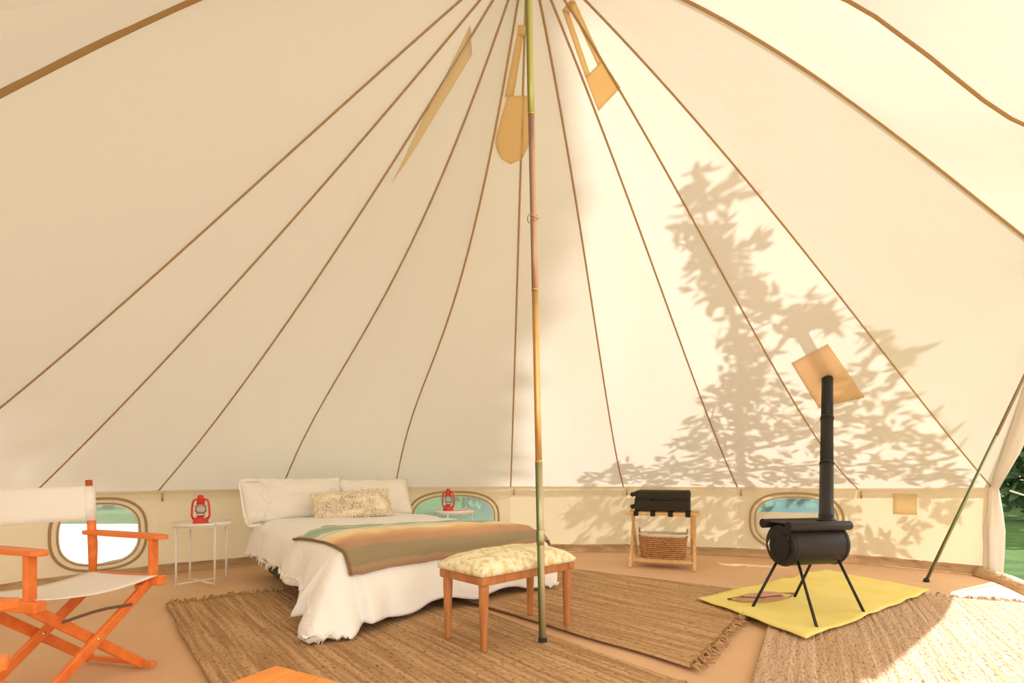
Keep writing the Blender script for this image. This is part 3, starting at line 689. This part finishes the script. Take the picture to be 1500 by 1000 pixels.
# flue: rises from the rear of the top plate and leans back to the canvas patch
hit = on_canvas(1212, 553)
fb = SC + sa * .155 + V((0, 0, ZB + RB + .008)); FL = thing('flue_pipe', 'black stove flue pipe rising to the patch in the canvas', 'pipe', fb)
dv = hit - fb
MB().lathe([(.062, 0), (.062, .012), (.048, .016), (.048, .05)], (0, 0, .002), 24).build('flue_collar', 'iron', FL, smooth=True)
MB().tube([V((0, 0, .004)), dv * .02, dv * .35], .046, 24).build('flue_section', 'iron', FL, smooth=True)
MB().tube([dv * .34, dv * .67], .0445, 24).build('flue_section', 'ironmatte', FL, smooth=True)
MB().tube([dv * .66, dv * 1.0, dv * 1.0 + V((0, .0, .62))], .043, 24).build('flue_section', 'iron', FL, smooth=True)
for t in (.345, .665): MB().tube([dv * t, dv * (t + .012)], .049, 24).build('flue_joint', 'iron', FL, smooth=True)
MB().lathe([(.09, 0), (.085, .03), (.01, .08), (0, .08)], dv + V((0, 0, .66)), 20).build('flue_cap', 'iron', FL, smooth=True)

# ============================================================ LUGGAGE RACK
RK = V((1.565, 5.38, 0)); rk = thing('luggage_rack', 'pale wooden folding luggage rack with black straps against the back wall', 'rack', RK, math.radians(-20))
hw, hd, ht = .31, .21, .555
for s in (-1, 1):
    x = s * hw
    MB().beam((x, -hd, 0), (x, hd * .85, ht), .022, .030, up=(1, 0, 0)).build('leg', 'pine', rk, bevel=.004)
    MB().beam((x - s * .024, hd, 0), (x - s * .024, -hd * .85, ht), .022, .030, up=(1, 0, 0)).build('leg', 'pine', rk, bevel=.004)
    MB().tube([(x - s * .04, .0, ht * .5 + .0), (x + s * .014, .0, ht * .5)], .006, 10).build('pivot_bolt', 'brass', rk, smooth=True)
for y in (-hd * .85, hd * .85):
    MB().box((0, y, ht), (2 * hw + .10, .032, .030)).build('top_rail', 'pine', rk, bevel=.006)
for y in (-hd * .78, hd * .78):
    MB().box((0, y, .075), (2 * hw - .02, .018, .024)).build('stretcher', 'pine', rk, bevel=.004)
for k in range(7):
    MB().box((0, -hd * .62 + k * hd * 1.24 / 6, .088), (2 * hw - .05, .026, .010)).build('shelf_slat', 'pine', rk, bevel=.002)
for x in (-.25, -.085, .085, .25):
    MB().grid(lambda u, v: (x - .024 + .048 * v, *[(-.2, .530), (-.203, .575), (0, .568), (.203, .575), (.2, .530)][int(round(u * 4))]), 4, 2).build('strap', 'strap', rk, solid=.004)
# suitcase
su = thing('suitcase', 'dark fabric suitcase lying on the luggage rack', 'suitcase', RK + V((.0, 0, .580)), math.radians(-20))
def rbox(L_, Wd, H, r): return MB().box((0, 0, H / 2), (L_, Wd, H))
rbox(.54, .36, .115, 0).build('lower_shell', 'suitcase', su, smooth=False, bevel=.018, seg=4)
MB().box((.004, 0, .162), (.535, .355, .092)).build('lid', 'suitcase', su, bevel=.024, seg=4)
MB().box((0, 0, .118), (.541, .360, .014)).build('zip', 'black', su, bevel=.003)
MB().box((.01, -.178, .075), (.40, .012, .07)).build('front_pocket', 'suitcase', su, bevel=.005)
MB().tube([(.10, -.185, .12), (.07, -.21, .125), (-.07, -.21, .125), (-.10, -.185, .12)], .008, 8).build('carry_handle', 'black', su, smooth=True)
for y in (-.13, .13):
    for z in (.04, .165):
        MB().lathe([(.0, -.012), (.024, -.012), (.024, .012), (0, .012)], (-.292, y, z), 16, axis=(0, 1, 0)).build('wheel', 'black', su, smooth=False, bevel=.003)
        MB().box((-.272, y, z), (.03, .036, .03)).build('wheel_housing', 'black', su, bevel=.004)
# basket
bk = thing('wicker_basket', 'brown wicker basket with a cream liner under the suitcase', 'basket', RK + V((.0, -.0, .096)), math.radians(-20))
def sup(th, a, b, n=4): c, s = math.cos(th), math.sin(th); return a * math.copysign(abs(c) ** (2 / n), c), b * math.copysign(abs(s) ** (2 / n), s)
BH = .225
for r in range(11):
    z = .008 + r * BH / 11; k = .90 + .10 * r / 10; pts = []
    for j in range(72):
        th = 2 * PI * j / 72; x, y = sup(th, .235 * k, .135 * k); o = .0035 * math.sin(th * 24 + PI * (r % 2)) ; pts.append((x * (1 + o * 4), y * (1 + o * 6), z))
    MB().tube(pts, .0085, 6, closed=True).build('wicker_row', 'wicker', bk, smooth=True)
st = MB()
for j in range(40):
    th = 2 * PI * (j + .5) / 40; x, y = sup(th, .235, .135); st.tube([(x * .90, y * .90, 0), (x, y, BH)], .004, 5)
tag(st.build('stakes', 'wicker', bk, smooth=True), kind='stuff')
MB().grid(lambda u, v: (*[q * .88 for q in sup(2 * PI * v, .235, .135)], .006) if u > .5 else (0, 0, .006), 1, 40).build('basket_bottom', 'wicker', bk, solid=.006)
MB().grid(lambda u, v: (*[q * (1.04 - .09 * abs(u - .3)) for q in sup(2 * PI * v, .235, .135)], BH + .012 + (.018 * math.sin(u * PI)) - u * .02 + .003 * math.sin(v * 60)), 8, 64).build('liner', 'liner', bk, smooth=True, solid=.004)
for s in (-1, 1):
    MB().tube([(s * .232, -.05, BH - .01), (s * .24, -.045, BH + .045), (s * .238, 0, BH + .07), (s * .24, .045, BH + .045), (s * .232, .05, BH - .01)], .006, 8).build('handle', 'wicker', bk, smooth=True)

# ============================================================ SIDE TABLES AND LANTERNS
def side_table(loc, label, rz=0):
    t = thing('side_table', label, 'table', loc, rz, group=None); R_ = .222
    MB().lathe([(0, .522), (R_ - .004, .522), (R_, .526), (R_ + .003, .548), (R_ - .001, .550), (R_ - .006, .530), (0, .530)], (0, 0, 0), 48).build('tray', 'white_metal', t, smooth=True)
    MB().tube([(R_ * .93 * math.cos(a), R_ * .93 * math.sin(a), .514) for a in [2 * PI * k / 32 for k in range(32)]], .006, 6, closed=True).build('tray_ring', 'white_metal', t, smooth=True)
    for k in range(4):
        a = PI / 4 + k * PI / 2; c, s = math.cos(a) * R_ * .93, math.sin(a) * R_ * .93
        MB().tube([(c, s, .004), (c, s, .516)], .0085, 10).build('leg', 'white_metal', t, smooth=True)
    for a in (PI / 4, -PI / 4):
        c, s = math.cos(a) * R_ * .93, math.sin(a) * R_ * .93
        MB().tube([(c, s, .035 + .008 * (a > 0)), (-c, -s, .035 + .008 * (a > 0))], .006, 8).build('cross_bar', 'white_metal', t, smooth=True)
    return t
T1_ = V((-2.67, 4.47, 0)); T2_ = V((-.65, 5.89, 0))
side_table(T1_, 'round white metal side table standing left of the bed', math.radians(12))
side_table(T2_, 'round white metal side table behind the bed by the window', math.radians(30))
def lantern(loc, label, rz=0):
    t = thing('hurricane_lantern', label, 'lantern', loc, rz, group='red hurricane lanterns')
    ft_ = MB().lathe([(.060, 0), (.062, .006), (.058, .012), (.057, .038), (.050, .052), (.030, .060), (.024, .068)], (0, 0, 0), 28).build('fuel_tank', 'redmetal', t, smooth=True)
    MB().tube([(.036, -.036, .048), (.040, -.040, .062)], .011, 12).build('filler_cap', 'brass', ft_, smooth=True)
    bu_ = MB().lathe([(.022, .066), (.032, .072), (.034, .084), (.028, .090)], (0, 0, 0), 24).build('burner', 'steel', t, smooth=True)
    gl_ = MB().lathe([(.028, .088), (.040, .108), (.043, .128), (.038, .150), (.027, .170)], (0, 0, 0), 28).build('glass_globe', 'globe', t, smooth=True)
    MB().lathe([(.030, .168), (.033, .174), (.030, .196), (.034, .200), (.022, .222), (.026, .228), (.020, .246), (0, .250)], (0, 0, 0), 24).build('chimney_cap', 'redmetal', t, smooth=True)
    for s in (-1, 1):
        MB().tube([(s * .055, 0, .040), (s * .068, 0, .070), (s * .066, 0, .135), (s * .060, 0, .185), (s * .046, 0, .208), (s * .024, 0, .212)], .0085, 10).build('side_tube', 'redmetal', t, smooth=True)
    for z in (.105, .152):
        MB().tube([(.047 * math.cos(a), .047 * math.sin(a), z + .006 * math.sin(2 * a)) for a in [2 * PI * k / 20 for k in range(20)]], .0018, 5, closed=True).build('globe_guard', 'redmetal', gl_, smooth=True)
    MB().tube([(-.066, 0, .18)] + [(-.072 * math.cos(a), .02, .18 + .09 * math.sin(a)) for a in [PI * k / 12 for k in range(1, 12)]] + [(.066, 0, .18)], .002, 6).build('bail_handle', 'steel', t, smooth=True)
    MB().lathe([(.0, .09), (.010, .09), (.012, .098), (.004, .104), (0, .104)], (0, 0, 0), 10).build('wick', 'liner', bu_, smooth=True)
    return t
lantern(T1_ + V((.0, -.02, .531)), 'red hurricane lantern on the side table left of the bed', .3)
lantern(T2_ + V((-.07, -.03, .542)), 'red hurricane lantern on the far table in front of the window', -.2)
ph = thing('matchbox', 'small dark box lying beside the left lantern', 'box', T1_ + V((.13, -.11, .5305)), .2)
MB().box((0, 0, .008), (.11, .05, .016)).build('sleeve', 'dark_rubber', ph, bevel=.002)
MB().box((.003, 0, .008), (.108, .044, .011)).build('tray', 'paper', ph)
mg = thing('magazine', 'open magazine under the far lantern', 'magazine', T2_ + V((.02, -.02, .5305)), .5)
MB().grid(lambda u, v: (-.15 + .15 * u, -.10 + .2 * v, .004 + .007 * math.sin(u * PI)), 6, 1).build('page', 'paper', mg, smooth=True, solid=.003)
MB().grid(lambda u, v: (.15 * u, -.10 + .2 * v, .004 + .007 * math.sin(u * PI)), 6, 1).build('page', 'paper', mg, smooth=True, solid=.003)

# ============================================================ BED
bed = thing('bed', 'low double bed with a dark base along the back wall', 'bed', (F0.x, F0.y, 0), BR)
MB().box((.86, 1.20, .115), (1.50, 1.96, .19)).build('base', 'dark_base', bed, bevel=.02)
MB().box((.86, 1.22, .355), (1.52, 2.02, .27)).build('mattress', 'mattress', bed, bevel=.05, seg=4)
for x in (.2, 1.5):
    for y in (.3, 2.1): MB().box((x, y, .012), (.06, .06, .022)).build('foot', 'dark_base', bed)
X0, X1, Y0, Y1, ZT = .10, 1.66, .14, 2.24, .515
def drape(x, y, lift=0):
    """cloth parameter (x, y) in bed axes -> position; beyond the mattress it falls"""
    ex = min(0, x - X0) + max(0, x - X1); ey = min(0, y - Y0); d = math.hypot(ex, ey)
    cx, cy = min(max(x, X0), X1), max(y, Y0)
    top_n = .016 * noise.noise(V((x * 3, y * 3, 1))) + .007 * noise.noise(V((x * 9, y * 6, 5)))
    edge = max(0, 1 - min(x - X0, X1 - x, y - Y0) / .16) if d == 0 else 1
    zt = ZT + top_n - .022 * edge * edge + .02 * math.sin(PI * min(1, max(0, (x - X0) / (X1 - X0))))
    if d == 0: return V((cx, cy, zt + lift))
    nx, ny = ex / d, ey / d
    corner = 1 - abs(abs(nx) - abs(ny)) if ex and ey else 0
    a = .075; arc = a * PI / 2
    if d < arc: th = d / a; out = a * math.sin(th); dz = a * (1 - math.cos(th))
    else: out = a + (d - arc) * .13; dz = a + (d - arc) * .985
    per = (y if abs(nx) > abs(ny) else x) + (math.atan2(ny, nx) * .33 if corner else 0)
    drop = max(0, d - .05)
    wv = (math.sin(per * 2 * PI / .47 + 2.2 * math.sin(per * 2.3)) * .022 + noise.noise(V((per * 2.3, drop * 1.5, 3))) * .075 + noise.noise(V((per * 7, drop * 2.5, 8))) * .022) * min(1, drop / .35)
    left = corner * (1 if nx < 0 else .25)
    prox = math.exp(-((cx - X0) ** 2 + (cy - Y0) ** 2) / .10) * min(1, drop / .42) ** 1.2
    puff = .17 * prox + .05 * math.sin(PI * min(1, drop / .5)) + left * .22 * min(1, drop / .45) ** 1.3
    out += max(wv, -.05) + puff
    z = zt - dz
    floor_z = .035 + .012 * math.sin(per * 40)
    if z < floor_z: out += (floor_z - z) * .22; z = floor_z + .05 * abs(math.sin((floor_z - z) * 11))
    n = V((nx, ny, 0)); out += lift
    return V((cx, cy, 0)) + n * out + V((0, 0, z))
def hem(v_): return 0
LX, RX, FY = -.21, 2.02, -.34
def duv(u, v):
    # v across, u from foot to head
    u = max(u, 0); y = FY + (2.30 - FY) * u; lx = LX - .15 * max(0, 1 - max(0, y) / 1.2) - .06 * max(0, (y - 1.5)); x = lx + (RX - lx) * v
    x += .015 * math.sin(y * 13) * (1 if v < .05 or v > .95 else 0); y += .02 * math.sin(x * 11) * (1 if u < .03 else 0)
    return drape(x, y)
dv_ = thing('duvet', 'rumpled white duvet hanging to the floor at the bed foot', 'duvet', (F0.x, F0.y, 0), BR)
MB().grid(duv, 130, 120).build('cover', 'white_cloth', dv_, smooth=True, solid=.012, offset=1)
hm = MB(); r_ = random.Random(4)
for k in range(150):
    v = k / 149; p = drape(LX - .002, FY + (2.30 - FY) * v); q = p + V((-.006 - r_.random() * .01, r_.uniform(-.015, .015), -.008 - r_.random() ** 3 * .05)); q.z = max(q.z, .012)
    hm.beam(p, q, .022, .003, up=(1, 0, 0), w2=.006)
tag(hm.build('frayed_hem', 'white_cloth', dv_), kind='stuff')

# striped blanket
bm_ = bpy.data.materials.new('serape'); bm_.use_nodes = True; N = bm_.node_tree.nodes; L = bm_.node_tree.links; b = N['Principled BSDF']; b.inputs['Roughness'].default_value = 1; b.inputs['Specular IOR Level'].default_value = 0
at = N.new('ShaderNodeAttribute'); at.attribute_name = 'across'
ns = N.new('ShaderNodeTexNoise'); ns.inputs['Scale'].default_value = 3; tc = N.new('ShaderNodeTexCoord'); L.new(tc.outputs['Object'], ns.inputs['Vector'])
ad = N.new('ShaderNodeMath'); ad.operation = 'MULTIPLY_ADD'; ad.inputs[1].default_value = .03; L.new(ns.outputs[0], ad.inputs[0]); L.new(at.outputs['Fac'], ad.inputs[2])
rp = N.new('ShaderNodeValToRGB'); L.new(ad.outputs[0], rp.inputs[0])
stops = [(0, (.36, .22, .13)), (.05, (.42, .27, .16)), (.06, (.30, .24, .13)), (.15, (.36, .28, .17)), (.20, (.52, .31, .19)), (.28, (.68, .41, .23)), (.36, (.86, .56, .28)), (.44, (.93, .72, .38)), (.51, (.92, .80, .52)), (.57, (.90, .84, .64)), (.62, (.68, .66, .46)), (.67, (.88, .82, .62)), (.72, (.46, .54, .40)), (.93, (.36, .52, .42)), (.96, (.86, .80, .54)), (1, (.50, .56, .38))]
el = rp.color_ramp.elements; el[0].position, el[0].color = stops[0][0], (*stops[0][1], 1); el[1].position, el[1].color = 1, (*stops[-1][1], 1)
for p, c in stops[1:-1]: e = el.new(p); e.color = (*c, 1)
L.new(rp.outputs[0], b.inputs['Base Color'])
n2 = N.new('ShaderNodeTexNoise'); n2.inputs['Scale'].default_value = 90; L.new(tc.outputs['Object'], n2.inputs['Vector']); bp = N.new('ShaderNodeBump'); bp.inputs['Strength'].default_value = .4; bp.inputs['Distance'].default_value = .004; L.new(n2.outputs[0], bp.inputs['Height']); L.new(bp.outputs[0], b.inputs['Normal'])
bl = thing('striped_blanket', 'striped teal, cream, yellow and brown blanket across the bed foot', 'blanket', (F0.x, F0.y, 0), BR)
def blk(u, v):
    # u: foot -> head, v: left -> right
    yl = -.06 + 1.03 * u; yr = .02 + .60 * u
    y = yl + (yr - yl) * v + .02 * math.sin(v * 7 + 1); x = .055 + 1.74 * v + .03 * math.sin(u * 4)
    p = drape(x, y, .026)
    p.z += .008 * noise.noise(V((x * 5, y * 9, 2)))
    return p
NU, NV = 70, 80
bo = MB().grid(blk, NU, NV); bob = bo.build('woven_cloth', bm_, bl, smooth=True)
att = bob.data.attributes.new('across', 'FLOAT', 'POINT')
vv = [tuple(round(c, 5) for c in p) for p in bo.v]; mp = {}
for idx, p in enumerate(vv): mp[p] = (idx // (NV + 1)) / NU
vals = []
for vtx in bob.data.vertices:
    k = tuple(round(c, 5) for c in vtx.co); vals.append(mp.get(k, .5))
att.data.foreach_set('value', vals)
md = bob.modifiers.new('solid', 'SOLIDIFY'); md.thickness = .008; md.offset = 0
MB().tube([blk(k / 60, 0) + V((0, 0, .002)) for k in range(61)], .010, 8).build('brown_binding', mat('binding', (.26, .14, .06), 1), bl, smooth=True)
MB().tube([blk(k / 60, 1) + V((0, 0, .002)) for k in range(61)], .010, 8).build('brown_binding', 'seam', bl, smooth=True)
MB().tube([blk(0, k / 60) for k in range(61)], .007, 8).build('foot_binding', mat('binding_tan', (.40, .23, .12), 1), bl, smooth=True)
stt = MB()
for k in range(34):
    v = .10 + .26 * k / 34; p, q = blk(.985, v), blk(.985, v + .004); stt.tube([p + V((0, 0, .006)), q + V((0, .012, .006))], .003, 5)
tag(stt.build('edge_stitches', 'dark_base', bl), kind='stuff')

def cushion(name, label, loc, rz, tilt, w_, h_, t_, m, pin=.5, flange=0, seed=0, lean=0, nz=.012, cat='pillow', grp=None, n=26):
    """stands on its long edge; local x width, z height, y thickness"""
    t = thing(name, label, cat, loc, rz, group=grp)
    R = Matrix.Rotation(tilt, 3, 'X') @ Matrix.Rotation(lean, 3, 'Y')
    def side(sg):
        def f(u, v):
            a, b_ = u * 2 - 1, v * 2 - 1
            th = t_ / 2 * max(0, (1 - abs(a) ** 2.6)) ** .55 * max(0, (1 - abs(b_) ** 2.6)) ** .55
            wx = w_ / 2 * a * (1 - .06 * (1 - abs(a)) * 0 - .05 * (1 - b_ * b_) * abs(a)); hz = h_ / 2 * b_ * (1 - .07 * (1 - a * a) * abs(b_))
            nn = nz * noise.noise(V((a * 2.2 + seed, b_ * 2.2, seed + sg))) + nz * .5 * noise.noise(V((a * 6 + seed, b_ * 5, seed + sg)))
            p = V((wx, sg * (th + nn * (th > .001)), hz + h_ / 2)); return R @ p
        return f
    mb = MB().grid(side(1), n, n).grid(side(-1), n, n)
    mb.build('cushion_cover', m, t, smooth=True)
    if flange:
        def fl2(u, v):
            a = u * 2 * PI; x, z = sup(a, w_ / 2, h_ / 2, 7); k = 1 + flange * v
            return R @ V((x * (1 + flange / w_ * 2 * v) * .985, .006 * math.sin(a * 22) * v, z * (1 + flange / h_ * 2 * v) * .985 + h_ / 2))
        MB().grid(fl2, 90, 3).build('flange', m, t, smooth=True, solid=.003)
    return t
def bl_(x, y, z): return V((F0.x + W.x * x + U.x * y, F0.y + W.y * x + U.y * y, z))
cushion('pillow', 'large white pillow propped at the left of the bed head', bl_(.45, 2.20, .50), BR, -.36, .84, .45, .25, 'pillow', seed=3, nz=.035)
cushion('pillow', 'large white pillow propped at the right of the bed head', bl_(1.24, 2.22, .50), BR, -.36, .84, .43, .25, 'pillow', seed=8, nz=.035)
cushion('pillow', 'white flanged pillow standing endwise at the left bed edge', bl_(.06, 2.20, .49), BR + .62, -.22, .36, .41, .17, 'pillow', seed=14, flange=.03, nz=.03)
lp = cushion('lumbar_cushion', 'shaggy sand-coloured lumbar cushion in front of the white pillows', bl_(.84, 1.86, .510), BR - .05, -.40, .80, .29, .15, 'shag', seed=21, cat='cushion', nz=.03, lean=-.05, n=40)
tf = MB(); r_ = random.Random(11); R = Matrix.Rotation(-.40, 3, 'X') @ Matrix.Rotation(-.05, 3, 'Y')
for k in range(650):
    a, b_ = r_.uniform(-1, 1), r_.uniform(-1, 1); th = .075 * (1 - abs(a) ** 2.6) ** .55 * (1 - abs(b_) ** 2.6) ** .55
    p = R @ V((.39 * a, -th - .003, .15 * b_ + .15)); d = V((r_.gauss(0, .6), -1, r_.gauss(-.7, .5))).normalized(); d = R @ d
    tf.tube([p, p + d * .010, p + d * .012 + V((r_.gauss(0, .006), 0, -.012))], [.009, .008, .003], 4)
tag(tf.build('wool_tufts', 'shag', lp, smooth=True), kind='stuff')

# ============================================================ BENCH
bn = thing('bench', 'upholstered wooden bench with patterned cream seat at the bed foot', 'bench', (-.15, 2.70, 0), math.atan2(.69, .72))
BL, BW, BHt = .735, .375, .405
for x in (.03, BL - .03):
    for y in (.03, BW - .03):
        MB().lathe([(.0165, 0), (.018, .01), (.027, .30), (.028, BHt)], (x, y, .026), 16).build('leg', 'teak', bn, smooth=True, bevel=.002)
for y in (.02, BW - .02): MB().box((BL / 2, y, BHt - .005), (BL - .03, .022, .055)).build('apron_rail', 'teak', bn, bevel=.003)
for x in (.02, BL - .02): MB().box((x, BW / 2, BHt - .005), (.022, BW - .03, .055)).build('apron_rail', 'teak', bn, bevel=.003)
for x in (.018, BL - .018):
    for y in (.018, BW - .018): MB().box((x, y, BHt - .005), (.052, .052, .056)).build('corner_block', 'teak', bn, bevel=.016, seg=3)
def seat(u, v):
    a, b_ = u * 2 - 1, v * 2 - 1; x = BL / 2 + a * (BL / 2 + .012); y = BW / 2 + b_ * (BW / 2 + .012)
    z = .052 * (1 - abs(a) ** 7) ** .5 * (1 - abs(b_) ** 5) ** .5 + .028 * (1 - a * a) * (1 - b_ * b_) + .008 * noise.noise(V((a * 4, b_ * 3, 1)))
    return V((x, y, BHt + .045 + z))
mbs = MB().grid(seat, 40, 26)
ed = [seat(1, k / 26) for k in range(27)] + [seat(1 - k / 40, 1) for k in range(1, 41)] + [seat(0, 1 - k / 26) for k in range(1, 27)] + [seat(k / 40, 0) for k in range(1, 40)]
n_ = len(ed); o_ = len(mbs.v); cc = V((BL / 2, BW / 2, 0))
for z_, s_ in ((0, 1.0), (-.025, .995), (-.026, .9)):
    for p in ed: q = cc + (V((p.x, p.y, 0)) - cc) * s_; mbs.v.append(V((q.x, q.y, BHt + .045 + z_ if z_ else p.z)))
for r in range(2):
    for k in range(n_): mbs.f.append((o_ + r * n_ + k, o_ + r * n_ + (k + 1) % n_, o_ + (r + 1) * n_ + (k + 1) % n_, o_ + (r + 1) * n_ + k))
mbs.build('seat_cushion', 'bench_fabric', bn, smooth=True)

# ============================================================ DIRECTOR CHAIRS
def director_chair(loc, rz, label):
    t = thing('director_chair', label, 'chair', loc, rz, group='orange wooden director chairs')
    for s in (-1, 1):
        y = s * .27
        MB().box((.02, y, .435), (.46, .045, .050)).build('seat_rail', 'orange', t, bevel=.008)
        MB().beam((.19, y, .455), (.19, y, .645), .042, .024, up=(1, 0, 0)).build('arm_post', 'orange', t, bevel=.006)
        MB().tube([(-.20, y, .45), (-.20, y, .60), (-.205, y, .66), (-.225, y, .905)], [.017, .021, .020, .015], 12).build('back_post', 'orange', t, smooth=True)
        MB().tube([(-.2255, y, .904), (-.227, y, .932)], .015, 12).build('post_cap', 'redcap', t, smooth=True, bevel=.003)
        arm = MB()
        def af_(u, v, top):
            x = -.235 + .505 * u; wd = (.030 + .008 * math.sin(u * PI)) * (1 if u < .93 else math.sqrt(max(.1, 1 - ((u - .93) / .08) ** 2)))
            return (x, y + (v * 2 - 1) * wd, .662 - .012 * u + (.011 if top else -.011))
        arm.grid(lambda u, v: af_(u, v, 1), 16, 2).grid(lambda u, v: af_(u, v, 0), 16, 2)
        for vv_ in (0, 1): arm.grid(lambda u, v: V(af_(u, vv_, 1)).lerp(V(af_(u, vv_, 0)), v), 16, 1)
        for uu_ in (0, 1): arm.grid(lambda u, v: V(af_(uu_, u, 1)).lerp(V(af_(uu_, u, 0)), v), 2, 1)
        arm.build('armrest', 'orange', t, bevel=.004)
        MB().box((0, y * .93, .022), (.44, .030, .024)).build('foot_rail', 'orange', t, bevel=.006)
        for x in (.165, -.165):
            off = .016 * s
            MB().beam((x + off, s * .255, .425), (x + off, -s * .245, .020), .045, .024, up=(1, 0, 0)).build('cross_leg', 'orange', t, bevel=.006)
            MB().beam((x + off * .2 - .0, s * .20, .412), (x + off * .2, s * .27, .412), .030, .02, up=(0, 0, 1)).build('rail_block', 'orange', t, bevel=.004)
    for x in (.165, -.165):
        MB().tube([(x - .032, 0, .222), (x + .034, 0, .222)], .006, 10).build('pivot_bolt', 'brass', t, smooth=True)
    lk = [(.195, -.155, .340), (.200, -.03, .352), (.200, .03, .352), (.195, .155, .340)]
    for a, b_ in ((0, 1), (1, 2), (2, 3)): MB().beam(lk[a], lk[b_], .014, .004, up=(1, 0, 0)).build('folding_link', 'dark_link', t, bevel=.001)
    MB().grid(lambda u, v: (-.20 + .425 * u, -.262 + .524 * v, .462 - .026 * math.sin(v * PI) - .004 * math.sin(u * PI)), 10, 20).build('seat_sling', 'sling', t, smooth=True, solid=.004)
    def bs(u, v):
        return (-.212 - .06 * math.sin(v * PI) * .6 - .010 * u - (.018 if v in (0, 1) else 0), -.285 + .57 * v, .722 + .18 * u - .006 * math.sin(v * PI) * (1 if u > .5 else -1))
    MB().grid(bs, 6, 24).build('back_sling', 'sling', t, smooth=True, solid=.004)
    for s in (-1, 1): MB().tube([(-.2135, s * .27, .722), (-.225, s * .27, .898)], .025, 14).build('sling_sleeve', 'sling', t, smooth=True)
    return t
ch = director_chair((-2.045, 2.38, 0), math.radians(-14), 'orange wooden director chair with cream canvas beside the left window')
director_chair((-1.235, .90, 0), math.radians(42), 'orange director chair at the lower left edge, only its arms showing')
# low stool at the bottom edge
sx = thing('wooden_stool', 'low orange wooden stool whose corner shows at the bottom edge', 'stool', (-.60, 1.20, 0), math.radians(-28))
for k in range(3): MB().box((-.02 + 0, 0, .44), (.0, .0, .0)) if False else MB().box((-.085 + k * .085, 0, .440), (.082, .32, .024)).build('seat_board', mat('orange_light_%d' % k, (.92, .34, .06), .4, col2=(.86, .28, .045), noise_s=4, stretch=(5, 1, 5)), sx, bevel=.006)
for x in (-.1, .1):
    MB().box((x, 0, .405), (.022, .28, .045)).build('apron', 'orange', sx, bevel=.004)
    for y in (-.13, .13): MB().beam((x, y, .42), (x * 1.15, y * 1.12, .0), .035, .035).build('leg', 'orange', sx, bevel=.006)
